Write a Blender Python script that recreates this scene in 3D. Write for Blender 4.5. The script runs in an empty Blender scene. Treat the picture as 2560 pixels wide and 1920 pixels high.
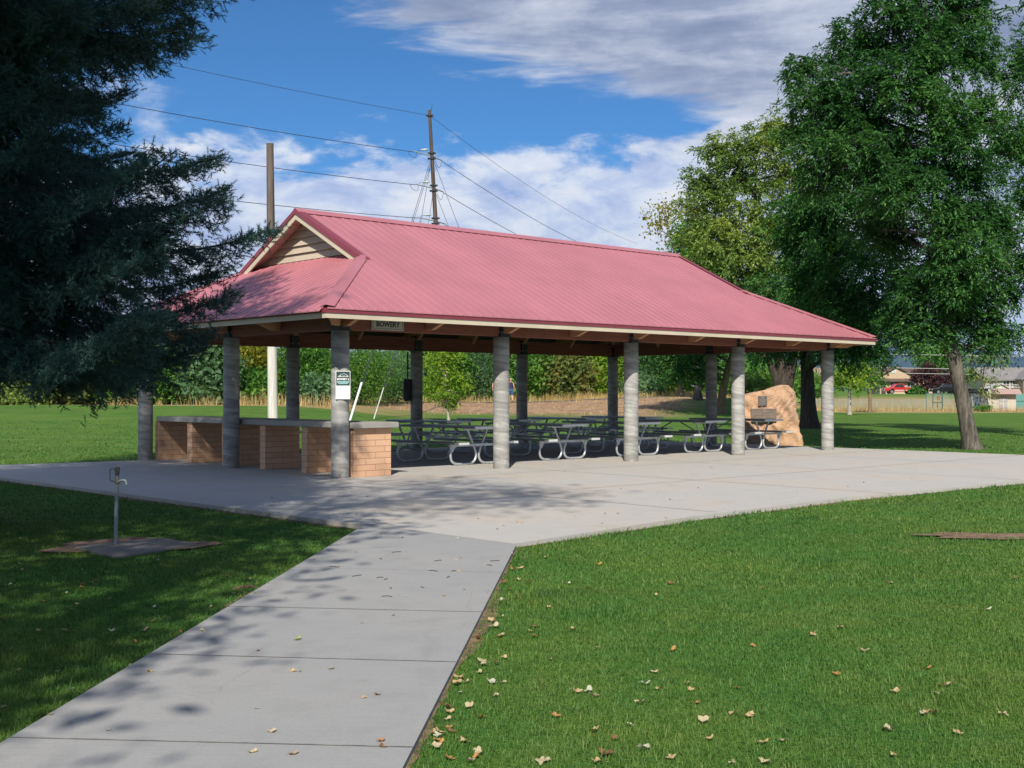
import bpy, math, random
import numpy as np
from mathutils import Vector, Matrix, Euler, Quaternion
random.seed(7)
rng = np.random.default_rng(11)
S = bpy.context.scene
COL = S.collection
pi = math.pi
R = math.radians

# ------------------------------------------------------------------ basics
FPX, HOR, EYE = 3024.0, 981.0, 1.44          # focal length in photo pixels, horizon row, eye height
def at(px, py, Y):                           # a point seen at (px,py) in the photo that stands Y metres away
    return Vector(((px - 1280) / FPX * Y, Y, EYE - (py - HOR) / FPX * Y))
def gp(px, py, z=0.0):                       # a point of the ground
    Y = FPX * (EYE - z) / (py - HOR)
    return Vector(((px - 1280) / FPX * Y, Y, z))

ANG = 0.7392
F0 = Vector((-2.9009, 20.4155, 0))
UX = Vector((math.cos(ANG), math.sin(ANG), 0)); VX = Vector((-math.sin(ANG), math.cos(ANG), 0))
def uv(u, v, z=0.0): return F0 + UX * u + VX * v + Vector((0, 0, z))
BAY = 3.65

SUNDIR = Vector((0.08, 1.268, -1.0)).normalized()

def sstep(a, b, x):
    t = np.clip((x - a) / (b - a), 0, 1); return t * t * (3 - 2 * t)

def smooth_noise(x, y, s=1.0):
    return (np.sin(x * .9 * s + 1.3) * np.cos(y * 1.1 * s - .4) + .5 * np.sin(x * 2.3 * s + y * 1.7 * s) + .3 * np.cos(x * 4.1 * s - y * 3.3 * s + 2)) / 1.8

def H(x, y):
    """height of the land"""
    x = np.asarray(x, float); y = np.asarray(y, float)
    left = .80 * sstep(34, 63, y)
    wob = .05 * smooth_noise(x, y, .15) * sstep(34, 60, y)
    mid = (.76 + .40 * sstep(-2, 13, x)) * sstep(68, 90, y + .0 * x)
    flat = 1.2 * sstep(108, 205, y)
    wl = sstep(-2, -13, x); 
    a = left * wl + mid * (1 - wl)
    wr = sstep(15, 24, x - (y - 85) * .06)
    a = a * (1 - wr) + flat * wr
    far = 6 * sstep(400, 3000, y)
    a = a - .18 * sstep(4.5, 6.5, x) * sstep(32.4, 34.5, y - .0*x) * (1 - sstep(38, 50, y)) * (1 - sstep(11, 15, x))
    a = a + .03 * (1 - sstep(9, 14, y))
    return -.06 + a + wob * (1 - wr) + far

# ------------------------------------------------------------------ tags
def tag(o, label=None, cat=None, group=None, kind=None):
    if label: o['label'] = label
    if cat: o['category'] = cat
    if group: o['group'] = group
    if kind: o['kind'] = kind
    return o
def empty(name, loc=(0, 0, 0), rz=0.0, label=None, cat=None, group=None):
    o = bpy.data.objects.new(name, None); COL.objects.link(o)
    o.empty_display_size = .3
    o.location = loc; o.rotation_euler = (0, 0, rz)
    return tag(o, label, cat, group)
def copy_tree(o, parent=None):
    c = o.copy(); COL.objects.link(c)
    if parent is not None: c.parent = parent
    for ch in [x for x in bpy.data.objects if x.parent == o]:
        copy_tree(ch, c)
    return c

# ------------------------------------------------------------------ mesh builders
class MB:
    def __init__(s): s.v = []; s.f = []; s.m = []; s.uv = {}
    def add(s, vs, fs, mi=0):
        b = len(s.v); s.v += [tuple(p) for p in vs]
        for f in fs: s.f.append(tuple(i + b for i in f)); s.m.append(mi)
        return b
    def box(s, x0, x1, y0, y1, z0, z1, mi=0, M=None):
        vs = [Vector(p) for p in ((x0,y0,z0),(x1,y0,z0),(x1,y1,z0),(x0,y1,z0),(x0,y0,z1),(x1,y0,z1),(x1,y1,z1),(x0,y1,z1))]
        if M is not None: vs = [M @ p for p in vs]
        s.add(vs, [(0,3,2,1),(4,5,6,7),(0,1,5,4),(1,2,6,5),(2,3,7,6),(3,0,4,7)], mi)
        return s
    def prism(s, poly, d, mi=0):
        """closed polygon of 3-D points pushed along d"""
        n = len(poly); d = Vector(d); a = [Vector(p) for p in poly]
        s.add(a + [p + d for p in a], [tuple(range(n))[::-1], tuple(range(n, 2*n))] + [(i, (i+1) % n, n + (i+1) % n, n + i) for i in range(n)], mi)
        return s
    def poly(s, pts, mi=0): s.add(pts, [tuple(range(len(pts)))], mi); return s
    def tube(s, pts, r, n=8, mi=0, cap=True, uvs=None):
        P = [Vector(p) for p in pts]; k = len(P)
        rr = list(r) if hasattr(r, '__len__') else [r] * k
        up = None; rings = []
        for i in range(k):
            t = (P[min(i+1, k-1)] - P[max(i-1, 0)])
            t = t.normalized() if t.length > 1e-9 else Vector((0,0,1))
            if up is None: up = t.orthogonal().normalized()
            up = (up - t * up.dot(t)); up = up.normalized() if up.length > 1e-6 else t.orthogonal().normalized()
            b = t.cross(up)
            rings.append([P[i] + (up * math.cos(2*pi*j/n) + b * math.sin(2*pi*j/n)) * rr[i] for j in range(n)])
        vs = [p for ring in rings for p in ring]
        fs = [(i*n + j, i*n + (j+1) % n, (i+1)*n + (j+1) % n, (i+1)*n + j) for i in range(k-1) for j in range(n)]
        if cap: fs += [tuple(range(n))[::-1], tuple((k-1)*n + j for j in range(n))]
        s.add(vs, fs, mi); return s
    def lathe(s, prof, n=24, c=(0,0,0), mi=0, M=None):
        vs = []
        for (r, z) in prof:
            for j in range(n):
                p = Vector((r*math.cos(2*pi*j/n), r*math.sin(2*pi*j/n), z))
                vs.append((M @ p if M is not None else p) + Vector(c))
        k = len(prof)
        fs = [(i*n + j, i*n + (j+1) % n, (i+1)*n + (j+1) % n, (i+1)*n + j) for i in range(k-1) for j in range(n)]
        fs += [tuple(range(n))[::-1], tuple((k-1)*n + j for j in range(n))]
        s.add(vs, fs, mi); return s
    def build(s, name, mats, parent=None, smooth=False, bevel=0.0, sharp=40):
        me = bpy.data.meshes.new(name); me.from_pydata(s.v, [], s.f)
        mats = mats if isinstance(mats, (list, tuple)) else [mats]
        for m in mats: me.materials.append(m)
        if len(mats) > 1: me.polygons.foreach_set('material_index', s.m)
        me.update()
        o = bpy.data.objects.new(name, me); COL.objects.link(o)
        if parent is not None: o.parent = parent
        if smooth:
            me.polygons.foreach_set('use_smooth', [True] * len(me.polygons))
            try: me.set_sharp_from_angle(angle=R(sharp))
            except Exception: pass
        if bevel:
            b = o.modifiers.new('bevel', 'BEVEL'); b.width = bevel; b.segments = 2; b.limit_method = 'ANGLE'
        return o

def npmesh(name, V, F, mat, parent=None, smooth=False, attrs=None):
    """fast mesh from arrays; F is (m,3) or (m,4) or a list of such"""
    Fs = F if isinstance(F, list) else [F]
    me = bpy.data.meshes.new(name)
    nl = sum(f.size for f in Fs); nf = sum(len(f) for f in Fs)
    me.vertices.add(len(V)); me.vertices.foreach_set('co', np.ascontiguousarray(V, np.float32).ravel())
    me.loops.add(nl); me.loops.foreach_set('vertex_index', np.concatenate([f.ravel() for f in Fs]).astype(np.int32))
    me.polygons.add(nf)
    tot = np.concatenate([np.full(len(f), f.shape[1], np.int32) for f in Fs])
    st = np.concatenate([[0], np.cumsum(tot)[:-1]]).astype(np.int32)
    me.polygons.foreach_set('loop_start', st)
    me.polygons.foreach_set('loop_total', tot)
    if smooth: me.polygons.foreach_set('use_smooth', np.ones(nf, bool))
    me.materials.append(mat)
    if attrs:
        for k, a in attrs.items():
            at_ = me.attributes.new(k, 'FLOAT', 'POINT'); at_.data.foreach_set('value', np.asarray(a, np.float32))
    me.update(calc_edges=True)
    o = bpy.data.objects.new(name, me); COL.objects.link(o)
    if parent is not None: o.parent = parent
    return o

# ------------------------------------------------------------------ materials
class NT:
    def __init__(s, nt): s.nt = nt; s.n = nt.nodes; s.l = nt.links
    def node(s, t, **k):
        n = s.n.new(t)
        for a, b in k.items():
            setattr(n, a, b)
        return n
    def set(s, sock, v):
        if isinstance(v, bpy.types.NodeSocket): s.l.new(v, sock)
        elif v is not None: sock.default_value = v
    def math(s, op, a, b=None, c=None, clamp=False):
        n = s.node('ShaderNodeMath', operation=op); n.use_clamp = clamp
        for i, x in enumerate((a, b, c)):
            if x is not None: s.set(n.inputs[i], x)
        return n.outputs[0]
    def mix(s, f, a, b, blend='MIX'):
        n = s.node('ShaderNodeMix', data_type='RGBA', blend_type=blend)
        s.set(n.inputs[0], f); s.set(n.inputs[6], a if not isinstance(a, tuple) else (*a[:3], 1)); s.set(n.inputs[7], b if not isinstance(b, tuple) else (*b[:3], 1))
        return n.outputs[2]
    def noise(s, vec, scale, detail=4, rough=.55, dist=0.0):
        n = s.node('ShaderNodeTexNoise'); s.set(n.inputs['Vector'], vec)
        n.inputs['Scale'].default_value = scale; n.inputs['Detail'].default_value = detail; n.inputs['Roughness'].default_value = rough
        n.inputs['Distortion'].default_value = dist
        return n.outputs['Fac']
    def ramp(s, f, stops):
        n = s.node('ShaderNodeValToRGB'); s.set(n.inputs[0], f)
        e = n.color_ramp.elements
        while len(e) < len(stops): e.new(.5)
        for i, (p, c) in enumerate(stops):
            e[i].position = p; e[i].color = (*c[:3], 1) if len(c) < 4 else c
        return n.outputs[0]
    def smooth(s, f, a, b, lo=0.0, hi=1.0):
        n = s.node('ShaderNodeMapRange'); n.interpolation_type = 'SMOOTHSTEP'
        s.set(n.inputs[0], f); s.set(n.inputs[1], a); s.set(n.inputs[2], b); n.inputs[3].default_value = lo; n.inputs[4].default_value = hi
        return n.outputs[0]
    def coord(s, kind='Object', scale=(1,1,1), rot=(0,0,0)):
        if kind == 'Position': o = s.node('ShaderNodeNewGeometry').outputs['Position']
        else: o = s.node('ShaderNodeTexCoord').outputs[kind]
        if scale != (1,1,1) or rot != (0,0,0):
            m = s.node('ShaderNodeMapping'); s.l.new(o, m.inputs[0]); m.inputs['Scale'].default_value = scale; m.inputs['Rotation'].default_value = rot
            o = m.outputs[0]
        return o
    def bump(s, h, strength=.3, dist=.01, normal=None):
        n = s.node('ShaderNodeBump'); s.set(n.inputs['Height'], h); n.inputs['Strength'].default_value = strength; n.inputs['Distance'].default_value = dist
        if normal: s.l.new(normal, n.inputs['Normal'])
        return n.outputs[0]

def newmat(name):
    m = bpy.data.materials.new(name); m.use_nodes = True
    nt = NT(m.node_tree); nt.p = m.node_tree.nodes['Principled BSDF']; nt.out = m.node_tree.nodes['Material Output']
    return m, nt
def C(*a): return (a[0], a[1], a[2], 1.0)

def simple(name, col, rough=.6, metal=0.0, var=.25, scale=6.0, bump=0.0, spec=.5, coord='Object', cscale=(1,1,1), dirt=None):
    m, n = newmat(name)
    co = n.coord(coord, cscale)
    f = n.noise(co, scale, 5, .6)
    a = tuple(c * (1 - var) for c in col); b = tuple(min(1, c * (1 + var)) for c in col)
    c_ = n.mix(n.smooth(f, .3, .7), a, b)
    if dirt:
        f2 = n.noise(co, scale * .3, 6, .65); c_ = n.mix(n.smooth(f2, .5, .75, 0, .7), c_, dirt)
    n.set(n.p.inputs['Base Color'], c_); n.p.inputs['Roughness'].default_value = rough; n.p.inputs['Metallic'].default_value = metal
    n.p.inputs['Specular IOR Level'].default_value = spec
    if bump: n.set(n.p.inputs['Normal'], n.bump(n.noise(co, scale * 6, 4), bump, .004))
    return m

def leafmat(name, cols, trans=.35, rough=.5, patch=.5, pscale=.9, spec=.2):
    """colour varies leaf by leaf and bough by bough"""
    m, n = newmat(name)
    isl = n.node('ShaderNodeNewGeometry').outputs['Random Per Island']
    pos = n.coord('Position')
    big = n.noise(pos, pscale, 3, .6)
    f = n.math('ADD', n.math('MULTIPLY', isl, 1 - patch), n.math('MULTIPLY', n.smooth(big, .3, .7), patch))
    k = len(cols) - 1
    c = n.ramp(f, [(i / k, cols[i]) for i in range(len(cols))])
    n.set(n.p.inputs['Base Color'], c); n.p.inputs['Roughness'].default_value = rough; n.p.inputs['Specular IOR Level'].default_value = spec
    t = n.node('ShaderNodeBsdfTranslucent'); n.set(t.inputs[0], n.mix(1.0, c, (1.15, 1.2, .7), 'MULTIPLY'))
    mx = n.node('ShaderNodeMixShader'); mx.inputs[0].default_value = trans
    n.l.new(n.p.outputs[0], mx.inputs[1]); n.l.new(t.outputs[0], mx.inputs[2]); n.l.new(mx.outputs[0], n.out.inputs[0])
    return m

def bark(name, c1, c2, scale=7, stretch=.18, bump=.8):
    m, n = newmat(name)
    co = n.coord('Position', (1, 1, stretch))
    f = n.noise(co, scale, 7, .7, .4); g = n.noise(co, scale * 4, 4, .6)
    c = n.mix(n.smooth(f, .35, .65), c1, c2); c = n.mix(n.smooth(g, .35, .7, 0, .5), c, tuple(x * .55 for x in c1))
    n.set(n.p.inputs['Base Color'], c); n.p.inputs['Roughness'].default_value = .9; n.p.inputs['Specular IOR Level'].default_value = .2
    n.set(n.p.inputs['Normal'], n.bump(f, bump, .03))
    return m

# concrete of slab and walk
def concrete(name, base, warm, blotch=.35):
    m, n = newmat(name)
    co = n.coord('Position')
    a = n.noise(co, .45, 6, .65); b = n.noise(co, 3.0, 6, .7); g = n.noise(co, 60, 3, .6); s = n.noise(n.coord('Position', (1.0, .25, 1), (0, 0, .7)), 1.6, 5, .7, .5)
    c = n.mix(n.smooth(a, .38, .66), base, warm)
    c = n.mix(n.smooth(b, .45, .8, 0, blotch), c, tuple(x * .66 for x in base)); e_ = n.noise(co, .9, 7, .72, .8); c = n.mix(n.smooth(e_, .55, .7, 0, .4), c, tuple(x * .68 for x in warm))
    c = n.mix(n.smooth(s, .55, .75, 0, .35), c, tuple(x * .66 for x in warm))
    c = n.mix(n.smooth(g, .3, .7, 0, .25), c, tuple(x * .7 for x in base))
    vo = n.node('ShaderNodeTexVoronoi', feature='DISTANCE_TO_EDGE'); wob = n.node('ShaderNodeMix', data_type='VECTOR'); wob.inputs[0].default_value = .12; n.l.new(co, wob.inputs[4]); nz = n.node('ShaderNodeTexNoise'); n.l.new(co, nz.inputs['Vector']); nz.inputs['Scale'].default_value = 2.5; nz.inputs['Detail'].default_value = 5; n.l.new(nz.outputs['Color'], wob.inputs[5]); n.l.new(wob.outputs[1], vo.inputs['Vector']); vo.inputs['Scale'].default_value = .27
    ck = n.math('MULTIPLY', n.smooth(vo.outputs['Distance'], .0, .0016, 1, 0), n.smooth(a, .5, .56)); c = n.mix(n.math('MULTIPLY', ck, .28), c, (.15, .14, .125))
    bm_ = n.noise(n.coord('Position', (3, 90, 1), (0, 0, .74)), 1.0, 3, .6); c = n.mix(n.smooth(bm_, .4, .7, 0, .16), c, tuple(x * .6 for x in base))
    sp = n.noise(co, 220, 2, .5); c = n.mix(n.smooth(sp, .68, .74, 0, .5), c, (.12, .12, .12))
    n.set(n.p.inputs['Base Color'], c); n.p.inputs['Roughness'].default_value = .85; n.p.inputs['Specular IOR Level'].default_value = .3
    n.set(n.p.inputs['Normal'], n.bump(g, .25, .004))
    return m
M_slab = concrete('slab_concrete', (.44, .43, .405), (.48, .435, .375))
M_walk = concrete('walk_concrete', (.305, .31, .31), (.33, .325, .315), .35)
M_joint = simple('joint_dirt', (.20, .19, .17), .95, var=.4, scale=9)
M_padc = concrete('pad_concrete', (.20, .185, .165), (.24, .205, .16), .6)

# column concrete with spiral form marks
def column_mat():
    m, n = newmat('column_concrete')
    co = n.coord('UV')
    def spun(deg, sc):
        a = n.node('ShaderNodeMapping'); n.l.new(co, a.inputs[0]); a.inputs['Rotation'].default_value = (0, 0, R(deg))
        b = n.node('ShaderNodeMapping'); n.l.new(a.outputs[0], b.inputs[0]); b.inputs['Scale'].default_value = sc; return b
    mp = spun(7, (1.2, 6.5, 1)); st = n.noise(mp.outputs[0], 1.15, 7, .64, .8)
    mp3 = spun(7, (3, 26.0, 1)); fi = n.noise(mp3.outputs[0], 1.5, 4, .6, .2)
    mp2 = spun(9, (.25, 1.9, 1))
    wv = n.node('ShaderNodeTexWave', wave_type='BANDS', bands_direction='Y'); n.l.new(mp2.outputs[0], wv.inputs[0]); wv.inputs['Scale'].default_value = .65; wv.inputs['Distortion'].default_value = 1.5; wv.inputs['Detail'].default_value = 3
    seam = n.smooth(wv.outputs['Fac'], .93, .995)
    bl = n.noise(n.coord('Object'), 4, 5, .7)
    c = n.mix(n.smooth(st, .34, .66), (.22, .22, .21), (.42, .42, .40)); c = n.mix(n.smooth(fi, .45, .75, 0, .35), c, (.24, .235, .22))
    c = n.mix(n.smooth(bl, .52, .72, 0, .45), c, (.19, .18, .165))
    c = n.mix(n.math('MULTIPLY', seam, .3), c, (.16, .155, .145))
    sz = n.node('ShaderNodeSeparateXYZ'); n.l.new(n.coord('Object'), sz.inputs[0]); pn = n.noise(n.coord('Object'), 9, 6, .72, .6)
    gr = n.math('MULTIPLY', n.smooth(n.math('ADD', sz.outputs[2], n.math('MULTIPLY', bl, .9)), 1.25, .35), n.smooth(pn, .42, .6)); c = n.mix(n.math('MULTIPLY', gr, .6), c, (.19, .175, .145))
    n.set(n.p.inputs['Base Color'], c); n.p.inputs['Roughness'].default_value = .85; n.p.inputs['Specular IOR Level'].default_value = .3
    n.set(n.p.inputs['Normal'], n.bump(n.math('SUBTRACT', st, seam), .3, .006))
    return m
M_col = column_mat()

def roof_mat(name, col, rough=.36):
    m, n = newmat(name)
    co = n.coord('Object')
    a = n.noise(co, .8, 4, .6); b = n.noise(n.coord('Object', (6, 1.2, 1)), 3, 4, .6)
    c = n.mix(n.smooth(a, .3, .7), tuple(x * .93 for x in col), tuple(x * 1.07 for x in col))
    c = n.mix(n.smooth(b, .55, .8, 0, .35), c, tuple(min(1, x * 1.0 + .06) for x in col))
    sx = n.node('ShaderNodeSeparateXYZ'); n.l.new(co, sx.inputs[0])
    wn = n.node('ShaderNodeTexWhiteNoise', noise_dimensions='1D'); n.set(wn.inputs['W'], n.math('FLOOR', n.math('DIVIDE', sx.outputs[0], .916)))
    c = n.mix(n.math('MULTIPLY', wn.outputs['Value'], .16), c, tuple(x * .7 for x in col))
    d_ = n.noise(n.coord('Object', (1, .6, 1)), 2.2, 6, .7); c = n.mix(n.smooth(d_, .56, .74, 0, .28), c, tuple(x * .62 + .02 for x in col))
    n.set(n.p.inputs['Base Color'], c); n.p.inputs['Roughness'].default_value = rough; n.p.inputs['Specular IOR Level'].default_value = .55
    return m
M_roof = roof_mat('painted_roof_metal', (.40, .145, .170), .40)
M_trimred = roof_mat('maroon_trim_metal', (.20, .035, .05), .42)
M_tan = simple('tan_trim', (.52, .46, .35), .55, var=.06, scale=2)
M_siding = simple('tan_siding', (.43, .37, .285), .6, var=.07, scale=2)
def wood(name, c1, c2, s=3):
    m, n = newmat(name)
    co = n.coord('Object', (.6, .6, 6))
    f = n.noise(co, s, 6, .65, .6); g = n.noise(n.coord('Object'), 9, 2)
    c = n.mix(n.smooth(f, .3, .7), c1, c2); c = n.mix(n.smooth(g, .68, .76, 0, .7), c, tuple(x * .35 for x in c1))
    n.set(n.p.inputs['Base Color'], c); n.p.inputs['Roughness'].default_value = .7
    n.set(n.p.inputs['Normal'], n.bump(f, .2, .005))
    return m
M_beam = wood('stained_beam_wood', (.17, .052, .034), (.24, .085, .052))
M_rafter = wood('rafter_wood', (.42, .20, .095), (.52, .27, .14))
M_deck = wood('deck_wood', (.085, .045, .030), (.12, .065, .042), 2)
M_soffit = simple('soffit_boards', (.45, .27, .22), .6, var=.08, scale=2)
M_steel = simple('dark_steel', (.035, .04, .045), .55, .3, .3, 10)
M_bolt = simple('bolt_metal', (.35, .36, .37), .4, .8, .2, 20)

def block_mat():
    m, n = newmat('split_block_brick')
    o = n.coord('Object'); sx = n.node('ShaderNodeSeparateXYZ'); n.l.new(o, sx.inputs[0])
    cb = n.node('ShaderNodeCombineXYZ'); n.set(cb.inputs[0], n.math('ADD', sx.outputs[0], sx.outputs[1])); n.set(cb.inputs[1], sx.outputs[2])
    br = n.node('ShaderNodeTexBrick'); n.l.new(cb.outputs[0], br.inputs[0])
    br.inputs['Scale'].default_value = 1.0; br.inputs['Brick Width'].default_value = .40; br.inputs['Row Height'].default_value = .1035
    br.inputs['Mortar Size'].default_value = .004; br.inputs['Mortar Smooth'].default_value = .2; br.inputs['Bias'].default_value = 0
    br.inputs['Color1'].default_value = C(.60, .375, .235); br.inputs['Color2'].default_value = C(.67, .435, .285); br.inputs['Mortar'].default_value = C(.30, .16, .10)
    f = n.noise(o, 40, 4, .7); c = n.mix(n.smooth(f, .3, .75, 0, .35), br.outputs['Color'], (.40, .215, .13))
    n.set(n.p.inputs['Base Color'], c); n.p.inputs['Roughness'].default_value = .9; n.p.inputs['Specular IOR Level'].default_value = .2
    h = n.math('ADD', n.math('MULTIPLY', br.outputs['Fac'], -1.0), n.math('MULTIPLY', f, .25))
    n.set(n.p.inputs['Normal'], n.bump(h, .6, .006))
    return m
M_block = block_mat()
M_ctop = concrete('counter_concrete', (.30, .30, .28), (.34, .32, .29), .4)
M_galv = simple('galvanised_pipe', (.50, .53, .54), .42, .55, .18, 14)
M_plank = simple('table_plank', (.16, .18, .185), .42, .35, .12, 5)
M_cap = simple('aluminium_cap', (.72, .74, .75), .4, .4, .06, 6)
M_white = simple('white_paint', (.75, .76, .75), .6, var=.06, scale=5)
M_black = simple('black_paint', (.012, .014, .016), .45, var=.1)
M_pole = bark('weathered_pole', (.075, .058, .048), (.15, .12, .10), 5, .06, .5)
M_polew = bark('white_washed_pole', (.50, .48, .44), (.70, .68, .64), 5, .05, .35)
M_wire = simple('cable', (.05, .055, .065), .6, .2, .1)
M_ins = simple('insulator_grey', (.30, .34, .36), .5, 0, .1)

# leaves, bark
G_ash = leafmat('ash_leaves', [(.016, .058, .022), (.034, .112, .034), (.066, .180, .046), (.14, .29, .065)], .35, .6, .35, .5, .15)
G_olive = leafmat('olive_leaves', [(.07, .14, .04), (.14, .235, .055), (.23, .315, .07), (.36, .38, .08)], .35, .55, .45, .25)
G_green = leafmat('green_leaves', [(.030, .10, .020), (.065, .18, .032), (.12, .26, .042), (.21, .36, .055)], .4, .55, .45, .25)
G_blue = leafmat('grey_green_leaves', [(.04, .10, .05), (.08, .17, .08), (.13, .24, .11), (.21, .32, .14)], .38, .55, .45, .3)
G_lime = leafmat('lime_leaves', [(.07, .16, .018), (.15, .27, .026), (.24, .37, .036), (.36, .45, .05)], .42, .5, .4, .5)
G_yellow = leafmat('yellow_leaves', [(.08, .12, .015), (.18, .21, .022), (.32, .28, .03), (.38, .24, .03)], .42, .5, .4, .5)
G_plum = leafmat('plum_leaves', [(.03, .016, .018), (.05, .022, .026), (.08, .032, .034), (.11, .05, .04)], .25, .5)
G_rust = leafmat('rusty_leaves', [(.06, .12, .03), (.11, .16, .04), (.18, .19, .045), (.27, .17, .05)], .35, .55)
G_needle = leafmat('spruce_needles', [(.014, .038, .036), (.028, .074, .066), (.054, .130, .110), (.095, .20, .165)], .06, .55, .5, .8, .3)
G_spruceb = bark('spruce_bark', (.06, .045, .035), (.12, .09, .07))
B_grey = bark('grey_bark', (.06, .052, .043), (.19, .17, .14), 9)
B_dark = bark('dark_bark', (.035, .028, .024), (.09, .07, .055), 9)
B_tan = bark('tan_bark', (.16, .11, .07), (.28, .20, .13), 9)
B_pale = bark('pale_bark', (.32, .29, .25), (.46, .43, .38), 6)
M_dry = leafmat('dry_grass_blades', [(.30, .20, .08), (.42, .30, .12), (.55, .41, .19), (.62, .50, .27)], .3, .7, .3, .5)

# ------------------------------------------------------------------ camera, sun, sky
cam = bpy.data.cameras.new('camera'); camo = bpy.data.objects.new('camera', cam); COL.objects.link(camo)
cam.sensor_width = 36; cam.lens = FPX / 2560 * 36; cam.clip_end = 40000; cam.clip_start = .05
camo.location = (0, 0, EYE); camo.rotation_euler = (R(90) + math.atan((HOR - 960) / FPX), 0, 0)
S.camera = camo

sun = bpy.data.lights.new('sun', 'SUN'); sun.energy = 4.7; sun.angle = R(.55); sun.color = (1, .93, .82)
suno = bpy.data.objects.new('sun', sun); COL.objects.link(suno); suno.rotation_euler = SUNDIR.to_track_quat('-Z', 'Y').to_euler()
suno.location = (-10, -60, 60)

W = bpy.data.worlds.new('World'); S.world = W; W.use_nodes = True
def build_sky():
    n = NT(W.node_tree); n.n.clear()
    out = n.node('ShaderNodeOutputWorld'); bg = n.node('ShaderNodeBackground'); n.l.new(bg.outputs[0], out.inputs[0])
    sk = n.node('ShaderNodeTexSky'); sk.sky_type = 'NISHITA'; sk.sun_disc = False
    el = math.asin(-SUNDIR.z); sk.sun_elevation = el; sk.sun_rotation = math.atan2(-SUNDIR.x, -SUNDIR.y)
    sk.altitude = 2500; sk.air_density = 1.0; sk.dust_density = .25; sk.ozone_density = 2.5
    blue = n.mix(1.0, sk.outputs[0], SKYMUL, 'MULTIPLY')
    g = n.node('ShaderNodeTexCoord').outputs['Generated']
    sp = n.node('ShaderNodeSeparateXYZ'); n.l.new(g, sp.inputs[0]); x, y, z = sp.outputs
    az = n.math('ARCTAN2', x, y); e = n.math('ARCSINE', z)
    cb = n.node('ShaderNodeCombineXYZ'); n.set(cb.inputs[0], az); n.set(cb.inputs[1], n.math('MULTIPLY', e, 2.3)); n.set(cb.inputs[2], n.math('MULTIPLY', az, .15))
    v = cb.outputs[0]
    big = n.noise(v, 7.5, 7, .58, .35); big2 = n.noise(v, 11.0, 8, .62, .2)
    rot = n.node('ShaderNodeMapping'); n.l.new(v, rot.inputs[0]); rot.inputs['Rotation'].default_value = (0, 0, R(-24)); rot.inputs['Scale'].default_value = (.55, 1.5, 1); rot.inputs['Location'].default_value = (3.3, 1.7, 0)
    st = n.noise(rot.outputs[0], 9.0, 7, .6, .4)
    # upper bank: a sheet of cloud whose lower edge slopes down to the right
    eu = n.math('ADD', n.math('MULTIPLY', az, -.25), .262)
    mu = n.math('ADD', n.math('SUBTRACT', e, eu), n.math('MULTIPLY', n.math('SUBTRACT', st, .5), .13))
    mu = n.math('MULTIPLY', n.smooth(mu, -.008, .022), n.smooth(n.math('ADD', az, n.math('MULTIPLY', n.math('SUBTRACT', big, .5), .16)), -.275, -.20))
    hole = n.smooth(n.math('ADD', big2, n.math('MULTIPLY', st, .3)), .26, .44)
    mu = n.math('MULTIPLY', n.math('MULTIPLY', mu, hole), n.math('MULTIPLY', n.smooth(e, .62, .40), n.smooth(n.math('ABSOLUTE', az), 1.25, .8)))
    # lower bank: piled cloud towards the horizon
    eb = n.math('ADD', n.math('MULTIPLY', az, .04), .202)
    ml = n.math('ADD', n.math('SUBTRACT', eb, e), n.math('MULTIPLY', n.math('SUBTRACT', big, .5), .15))
    ml = n.smooth(n.math('ADD', ml, n.math('MULTIPLY', n.math('SUBTRACT', big2, .5), .08)), -.006, .018)
    h2 = n.smooth(n.math('ADD', big2, n.math('MULTIPLY', n.math('SUBTRACT', .2, e), 1.2)), .30, .48)
    ml = n.math('MULTIPLY', ml, n.math('MAXIMUM', h2, .45))
    # a small cloud left
    ms = n.math('ADD', n.math('MULTIPLY', n.math('ABSOLUTE', n.math('SUBTRACT', e, .232)), -3.0), n.math('MULTIPLY', n.math('ABSOLUTE', n.math('ADD', az, .30)), -.9))
    ms = n.smooth(n.math('ADD', ms, n.math('MULTIPLY', big2, .55)), .19, .34, 0, .75)
    away = n.math('MAXIMUM', n.smooth(e, .42, .62), n.smooth(n.math('ABSOLUTE', az), .75, 1.1))
    mo = n.math('MULTIPLY', n.smooth(n.math('ADD', big, n.math('MULTIPLY', st, .3)), .56, .70, 0, .8), away)  # scattered cloud added outside the view to give neutral fill light
    mk = n.math('MAXIMUM', n.math('MAXIMUM', n.math('MAXIMUM', mu, ml), ms), mo)
    sh = n.math('ADD', n.math('MULTIPLY', st, .55), n.math('MULTIPLY', big2, .45))
    shl = n.math('ADD', n.math('MULTIPLY', n.noise(v, 15.0, 9, .6, .5), .6), n.math('MULTIPLY', big2, .4))
    low = n.ramp(shl, [(.36, (.46, .56, .82)), (.46, (.66, .74, .92)), (.53, (.86, .91, .98)), (.60, (1.0, 1.0, 1.0))])
    upc = n.ramp(sh, [(.36, (.24, .29, .42)), (.48, (.37, .42, .55)), (.57, (.58, .62, .72)), (.66, (.80, .82, .86))])
    cc = n.mix(n.smooth(n.math('SUBTRACT', e, eu), -.06, .04), low, upc)
    cc = n.mix(1.0, cc, CLOUDMUL, 'MULTIPLY')
    c = n.mix(mk, blue, cc)
    n.set(bg.inputs[0], c); bg.inputs[1].default_value = SKYSTR
SKYMUL = (.38, .77, 1.04); SKYSTR = .08; CLOUDMUL = (8.4, 8.6, 9.1)
build_sky()

vs = S.view_settings; vs.view_transform = 'Standard'; vs.look = 'None'; vs.gamma = 1; vs.exposure = 0.42; vs.use_curve_mapping = False
S.render.engine = 'CYCLES'; S.cycles.max_bounces = 6; S.cycles.transparent_max_bounces = 12

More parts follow.
